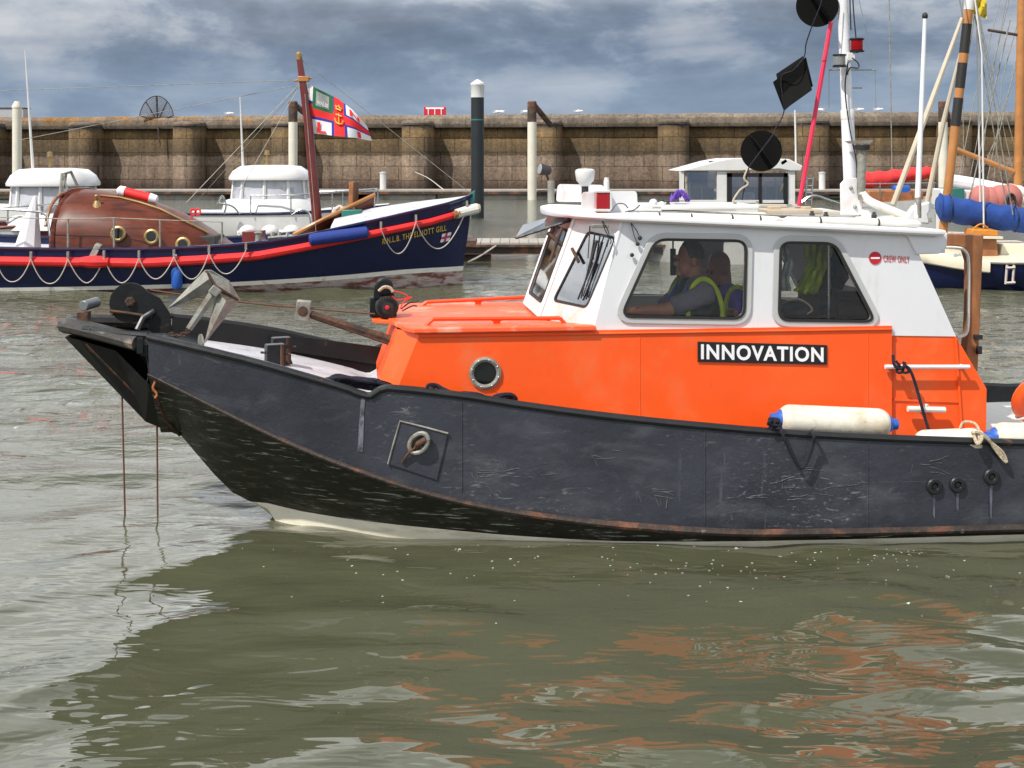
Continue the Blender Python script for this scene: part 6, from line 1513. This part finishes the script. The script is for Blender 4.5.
# right motor boat behind the wheelhouse roof
g = thing('cabin_boat', at(740, 250, 26), 'white angular cabin boat with black framed windows behind the wheelhouse roof', 'boat'); Y = 26
rf_o = [(680, 171), (716, 161), (733, 158), (762, 158), (789, 159), (803, 166), (801, 171), (790, 171), (780, 169), (738, 171)]
MB().prism([at(a, b, Y) for a, b in rf_o], Vector((0, 2.2, 0))).build('cabin_roof', 'gelcoat', g, smooth=0, bevel=.02)
MB().box(at(713, 162, Y + .2), (.14, .2, .04)).box(at(783, 162, Y + .1), (.12, .2, .06), ry=-.6).build('roof_lamp', 'rubber', g)
def bar(m_, x0_, y0_, x1_, y1_, d=0, th=.05): m_.prism([at(x0_, y0_, Y + d), at(x1_, y0_, Y + d), at(x1_, y1_, Y + d), at(x0_, y1_, Y + d)], Vector((0, th, 0)))
m_ = MB(); bar(m_, 717, 169, 727, 215, .05); bar(m_, 787.5, 169, 795, 215, .05); bar(m_, 680, 200, 795, 240, .04, .06)
m_.build('cabin_side', 'gelcoat', g, smooth=0)
m_ = MB()
for q in ((727, 173, 732, 206), (759, 173, 762, 206), (784, 173, 788, 206), (727, 173, 788, 177), (727, 203, 788, 206)): bar(m_, *q, .02, .04)
m_.build('window_frame', 'signblack', g, smooth=0)
m_ = MB(); bar(m_, 731, 176, 785, 204, .06, .01); bar(m_, 687, 172, 717, 204, .10, .01); m_.build('window_glass', 'glassdark', g, smooth=0)
MB().box(at(752, 200, Y + 1.0), (1.3, .5, .55)).box(at(700, 202, Y + .9), (.5, .6, .6)).build('helm_console', 'darkint', g, bevel=.03)
bar(m_ := MB(), 679.5, 171, 684, 210, .05, .06); m_.build('corner_post', 'gelcoat', g, smooth=0)
m_ = MB(); bar(m_, 717, 169, 720, 215, 2.0); bar(m_, 787, 169, 793, 215, 2.0); bar(m_, 690, 198, 790, 240, 2.0); bar(m_, 740, 171, 742, 215, 2.0); m_.build('far_side', 'gelcoat', g, smooth=0)
m_ = MB(); m_.tube([at(686, 172, Y + .1), at(687, 205, Y)], .03, 6).tube([at(690, 205, Y + .3), at(690, 182, Y + .3), at(702, 182, Y + .3), at(702, 205, Y + .3)], .02, 5).tube([at(765, 204, Y + .5), at(765, 183, Y + .5), at(783, 183, Y + .5)], .018, 5).tube([at(776, 204, Y + .5), at(776, 178, Y + .5)], .018, 5)
m_.build('rail', 'galv', g)
MB().box(at(746, 197, Y + .5), (.32, .3, .2)).build('outboard_cover', 'gelcoat', g, bevel=.04)
rows = []
for k in range(14):
    t = k / 13; x = at(655, 0, 26).x + (at(850, 0, 26).x - at(655, 0, 26).x) * t; b = 1.2 * (1 - max(0, (.35 - t) / .35) ** 2); b = max(.03, b); zt_ = 1.05
    rows.append([Vector((x, 27.2 - b, zt_)), Vector((x, 27.2 - b * .9, .0)), Vector((x, 27.2, -.4)), Vector((x, 27.2 + b * .9, 0)), Vector((x, 27.2 + b, zt_))])
m_ = MB().grid(rows); m_.add(rows[-1], [list(range(5))]); m_.build('hull', 'gelcoat', g, smooth=50)
MB().grid([[r_[0], r_[4]] for r_ in rows]).build('deck', 'gelcoat', g, smooth=50)
m_ = MB(); 
m_.tube([at(805, 205, 26), at(807, 177, 26)], .02, 5).tube([at(811, 205, 26), at(813, 177, 26)], .02, 5)
for k in range(4): m_.tube([at(805.3 + k * .5, 200 - k * 7, 26), at(811.3 + k * .5, 200 - k * 7, 26)], .018, 5)
m_.tube(catmull([at(797, 206, 26), at(812, 196, 26), at(828, 200, 26), at(840, 204, 26)], 4), .03, 5).build('stern_ladder', 'steel', g)
MB().tube([at(796, 165, 26.3), at(795, 110, 26.3)], .02, 6).build('whip_aerial', 'gelcoat', g)

# ================================================================== SAILING BOATS ON THE RIGHT
g = thing('sailing_boat', at(1000, 290, 21), 'navy blue sailing boat with cream rubbing strake and wooden cabin at right edge', 'sailing boat'); Y = 21
SY = 21.9
def SB(px, py, v): return at(px, py, SY + v)
tabS = curve1([(lambda p: (p.x, b, p.z))(SB(px, py, -b)) for px, py, b in ((880, 247, .02), (905, 250, .38), (930, 254, .66), (965, 260, .86), (998, 263, .95), (1040, 263, 1.0), (1100, 260, 1.0), (1180, 252, .85))])
rows = []
for k in range(28):
    x = SB(880, 0, 0).x + (SB(1180, 0, 0).x - SB(880, 0, 0).x) * k / 27; b, z = tabS(x)
    rows.append([Vector((x, SY - b, z)), Vector((x + .03, SY - b * .97, z * .7)), Vector((x + .08, SY - b * .92, z * .35)), Vector((x + .1 * (1 - k / 27), SY - b * .8, -.03)), Vector((x, SY, -.5)), Vector((x, SY + b * .8, -.03)), Vector((x, SY + b * .95, z * .5)), Vector((x, SY + b, z))])
m_ = MB().grid(rows); m_.add(rows[-1], [list(range(8))]); m_.build('hull', 'navy', g, smooth=50)
for sd_ in (0, 7):
    P = [r_[sd_] for r_ in rows if r_[0].x < SB(998, 0, -.9).x]
    m_ = MB(); m_.grid([[p + Vector((0, -.03 if sd_ == 0 else .03, .03)), p + Vector((0, -.055 if sd_ == 0 else .055, -.02)), p + Vector((0, -.04 if sd_ == 0 else .04, -.15)), p + Vector((0, 0, -.17))] for p in P]); m_.build('topside_strake', 'cream', g, smooth=50)
    MB().tube([r_[sd_] + Vector((0, 0, .015)) for r_ in rows], .035, 6).build('gunwale', 'cream', g)
MB().grid([[r_[0], (r_[0] + r_[7]) / 2 + Vector((0, 0, .12)), r_[7]] for r_ in rows]).build('deck', 'cream', g, smooth=60)
m_ = MB(); m_.prism([SB(920, 246, .1), SB(930, 240, .1), SB(962, 240, .1), SB(975, 262, .1)], Vector((0, .9, 0))); m_.build('fore_cabin', 'cream', g, smooth=0, bevel=.03)
m_ = MB(); m_.prism([SB(978, 260, -.4), SB(978, 238, -.4), SB(997, 239, -.4), SB(999, 261, -.4)], Vector((0, 1.1, 0))); m_.build('wooden_cabin', 'wood', g, smooth=0, bevel=.02)
MB().prism([SB(974, 238.5, -.5), SB(974, 236, -.5), SB(1003, 236.5, -.5), SB(1003, 239, -.5)], Vector((0, 1.3, 0))).build('cabin_top', 'cream', g, smooth=0)
MB().prism([SB(999, 262, -.3), SB(1002, 244, -.3), SB(1040, 244, -.3), SB(1040, 262, -.3)], Vector((0, 1.0, 0))).build('cockpit_coaming', 'cream', g, smooth=0, bevel=.02)
for px in (955, 959): MB().lathe(SB(px, 255, -.82), (0, -1, 0), [(0, .03), (.03, .03)], 10).build('deck_vent', 'grey_frame', g)
# rope ladder on the side
m_ = MB()
for px in (1007, 1014): m_.tube([SB(px, 265, -1.02), SB(px - 1.5, 284, -1.0)], .022, 5)
for py in (268, 283): m_.tube([SB(1006, py, -1.03), SB(1015, py - .5, -1.03)], .022, 5)
m_.build('side_ladder', 'whiterope', g)
# boom with blue cover
rows = []; bp_ = [SB(px, py, -.1) for px, py in ((938, 205), (944, 207), (965, 211), (990, 215), (1015, 218), (1050, 222), (1100, 226))]; bp_ = catmull(bp_, 6)
for k, p in enumerate(bp_):
    t = k / (len(bp_) - 1); hgt = (.215 - .02 * t) * (.6 + .4 * min(1, k / 3))
    rows.append([p + Vector((0, .17 * math.cos(a) * (1.0 + .06 * math.sin(k * 1.3)), hgt * math.sin(a) * (1.0 if math.sin(a) > 0 else 1.15) + .015 * math.sin(k * 1.3 + a * 2))) for a in [2 * PI * j / 14 for j in range(14)]])
m_ = MB().grid(rows, close=True); m_.add(rows[0], [list(range(14))]); m_.build('sail_cover', 'bluecover', g, smooth=70)
for k in (8, 16, 24, 31): MB().loop([p + (p - bp_[k]) * .03 for p in rows[k]], .012, 5).build('cover_tie', 'navy', g)
# masts
def spar(px0, py0, px1, py1, r, mat, parent, nm='mast', v=0, r1=None): return MB().tube([SB(px0, py0, v), SB(px1, py1, v)], [r, r1 or r], 12).build(nm, mat, parent)
b0, b1 = (943, 232), (969, 8)
def bp2(py, v=0): t = (232 - py) / (232 - 8); return SB(943 + 26 * t, py, v)
seg = [(232, 126, 'sparwood'), (126, 98, 'rubber'), (98, 88, 'sparwood'), (88, 63, 'rubber'), (63, 53, 'sparwood'), (53, 24, 'rubber'), (24, 10, 'sparwood'), (10, -60, 'gelcoat')]
ms = MB().tube([bp2(232), bp2(-60)], .074, 14).build('banded_mast', 'sparwood', g)
for a, b_, mt in seg:
    if mt != 'sparwood': MB().tube([bp2(a), bp2(b_)], .080, 14).build('mast_band', mt, ms)
MB().tube([SB(893, 205, -.3), SB(930, 105, -.2), SB(962, 18, 0)], [.048, .046, .03], 8).build('furled_jib', 'tan', g)
MB().tube([SB(926, 208, .5), SB(944, 120, .4), SB(966, 30, .2)], [.045, .043, .02], 8).build('furled_staysail', 'tan', g)
for i_, q_ in enumerate((((981, 240), (976, -20)), ((984, 240), (982, 55), (974, -10)), ((1008, 215), (990, 110), (971, -10)), ((1013, 215), (998, 125), (974, -10)), ((942, 230), (975, 10)), ((963, 18), (880, 90 - 500)), ((966, 215), (985, 130), (1010, 20)))):
    MB().tube([SB(a, b, -.3 if i_ % 2 else .3) for a, b in q_], .012 if i_ > 1 else .016, 4).build('shroud', 'gelcoat' if i_ < 2 else 'galv', g)
yf = thing('pennant', SB(978, 10, 0), 'small yellow flag at the top of the banded mast', 'flag')
MB().grid([[SB(970 + i * 2.4, -6 + j * 3.6 + i * 1.0, .06 * math.sin(i * 1.6 + j)) for j in range(6)] for i in range(8)]).build('cloth', 'yellow', yf, smooth=80)
# second boat: tall wooden mast, white boom
g = thing('sailing_boat', at(1030, 250, 27), 'sailing boat with tall varnished mast and white furled sail behind the blue cover', 'sailing boat'); SY = 27
spar(1017, 235, 1023, -60, .09, 'sparwood', g, 'mast'); spar(988, 30, 1024, 36, .03, 'darksteel', g, 'crosstree')
spar(955, 149, 1014, 172, .055, 'sparwood', g, 'bowsprit')
MB().tube(catmull([SB(950, 180, 0), SB(975, 184, 0), SB(1000, 189, 0), SB(1030, 195, 0)], 4), .13, 10).build('furled_sail', 'flagwhite', g)
for k in range(5): MB().ball(SB(996 + k * 7, 195 + 3 * math.sin(k * 2), -.2), (.22, .2, .19), 8).build('sail_bundle', 'white_dirty', g)
MB().box(SB(964, 200, -.4), (1.15, .6, .42), ry=.05).build('deck_house', 'gelcoat', g, bevel=.03)
MB().box(SB(951, 199, -.46), (.35, .6, .46)).build('house_end', 'teal', g, bevel=.02)
for k in range(4): MB().ball(SB(981 + k * 9.5, 200 + 1.5 * math.sin(k * 1.7), -.7), (.26, .22, .30), 10).build('faded_buoy', 'pinkbag', g)
m_ = MB(); m_.loop([SB(1011 + 4 * math.cos(a), 201 + 7 * math.sin(a), -.95) for a in [k * PI / 6 for k in range(12)]], .03, 5); m_.build('buoy_rope', 'rubber', g)
for q_ in (((1019, 50), (1000, 130), (955, 230)), ((1021, 10), (1002, 80), (990, 230)), ((1000, 0), (972, 110), (955, 200)), ((1009, 0), (985, 100), (960, 230)), ((1023, 45), (1000, 120), (985, 190)), ((1006, 115), (1020, 165)), ((976, 0), (1013, 172)), ((1010, -20), (995, 60), (978, 190)), ((962, 0), (964, 200))):
    MB().tube([SB(a, b, .3) for a, b in q_], .009, 4).build('shroud', 'galv', g)
rows = []
for k in range(16):
    t = k / 15; x = SB(940, 0, 0).x + 5.5 * t; b = max(.03, 1.2 * (1 - (1 - t) ** 3)); zt_ = .95
    rows.append([Vector((x, 27.3 - b, zt_)), Vector((x, 27.3 - b * .85, -.0)), Vector((x, 27.3, -.4)), Vector((x, 27.3 + b * .85, 0)), Vector((x, 27.3 + b, zt_))])
m_ = MB().grid(rows); m_.build('hull', 'gelcoat', g, smooth=50); MB().grid([[r_[0], r_[4]] for r_ in rows]).build('deck', 'cream', g, smooth=50)
ob = thing('holdall', SB(978, 232, -5.6), 'orange-yellow bag on the deck of the navy sailing boat', 'bag'); SY = 21.9
MB().box(SB(981, 232, -.2), (.44, .4, .10), ry=.06).ball(SB(977, 231, -.25), (.13, .15, .06), 8).ball(SB(985, 231, -.25), (.11, .15, .05), 8).build('body', 'amber', ob, bevel=.05); MB().tube(catmull([SB(974, 228, -.35), SB(981, 224, -.35), SB(988, 228, -.35)], 4), .015, 5).build('handle', 'amber', ob)
# third: yacht with red boom cover
g = thing('sailing_boat', at(890, 225, 40), 'sailing boat with bright red boom cover moored behind the roof mast', 'sailing boat'); SY = 40
rows = []; P = catmull([SB(858, 180, 0), SB(880, 179, 0), SB(900, 176, 0), SB(925, 173, 0), SB(931, 173, 0)], 5)
for k, p in enumerate(P):
    t = k / (len(P) - 1); h_ = .26 * (1 - .35 * t)
    rows.append([p + Vector((0, .2 * math.cos(a), h_ * math.sin(a) + .03 * math.sin(k * 1.7))) for a in [2 * PI * j / 12 for j in range(12)]])
MB().grid(rows, close=True).add(rows[-1], [list(range(12))]).build('boom_cover', 'redcover', g, smooth=70)
spar(906, 225, 906, 178, .05, 'galv', g, 'mast_post'); spar(893, 225, 888, -60, .018, 'galv', g, 'mast')
rows = []
for k in range(16):
    t = k / 15; x = SB(850, 0, 0).x + 4.2 * t; b = max(.03, 1.2 * (1 - t ** 3)); zt_ = .8 + .25 * t
    rows.append([Vector((x, 40 - b, zt_)), Vector((x, 40 - b * .85, -.0)), Vector((x, 40, -.4)), Vector((x, 40 + b * .85, 0)), Vector((x, 40 + b, zt_))])
m_ = MB().grid(rows); m_.add(rows[0], [list(range(5))]); m_.build('hull', 'gelcoat', g, smooth=50); MB().grid([[r_[0], r_[4]] for r_ in rows]).build('deck', 'wood', g, smooth=50)
m_ = MB().box(SB(890, 197, 0), (1.7, 1.2, .45)); m_.build('cabin', 'wood', g, bevel=.05)
MB().box(SB(901, 190, -.4), (.5, .4, .3)).build('hood', 'blue', g, bevel=.08)
m_ = MB(); 
for k in range(5): m_.tube([SB(862 + k * 18, 198, -1.0), SB(862 + k * 18, 182, -1.0)], .02, 5)
m_.tube([SB(862, 184, -1), SB(936, 183, -1)], .02, 5).build('guard_rail', 'steel', g)
# white line from the bow across, mooring lines
for q_, lab in ((((444, 190, 42), (428, 178, 62), (415, 172, 68)), 'pale mooring line running up from behind the lifeboat bow to the far pontoon'), (((468, 262, 22.2), (480, 256, 25), (497, 245, 26.9)), 'pale mooring line from the lifeboat bow to the near pontoon')):
    P = [at(*q) for q in q_]; tag(MB().tube(catmull(P, 6), .018, 5).build('mooring_line', 'whiterope'), lab, 'rope')
# foam flecks floating on the water
rr = random.Random(21); m_ = MB()
for k in range(150):
    px = rr.gauss(640, 230); py = 546 + abs(rr.gauss(0, 26))
    if k % 6 == 0: px, py = rr.gauss(885, 35), 548 + abs(rr.gauss(0, 12))
    Yv = HCAM * FPX / (py - YH); x = (px - 512) * Yv / FPX; r = rr.uniform(.0012, .0040) * (1.7 if rr.random() < .08 else 1)
    if px < 240 or px > 1080: continue
    n = 7; a0 = rr.uniform(0, 6); q = []
    for j in range(n):
        rj = r * rr.uniform(.5, 1.5); X_, Y_ = x + 1.6 * rj * math.cos(a0 + 2 * PI * j / n), Yv + 1.3 * rj * math.sin(a0 + 2 * PI * j / n); q.append((X_, Y_, wave(X_, Y_) + .0015))
    m_.prism(q, (0, 0, .0012))
tag(m_.build('foam_flecks', 'foam', smooth=0), kind='stuff')
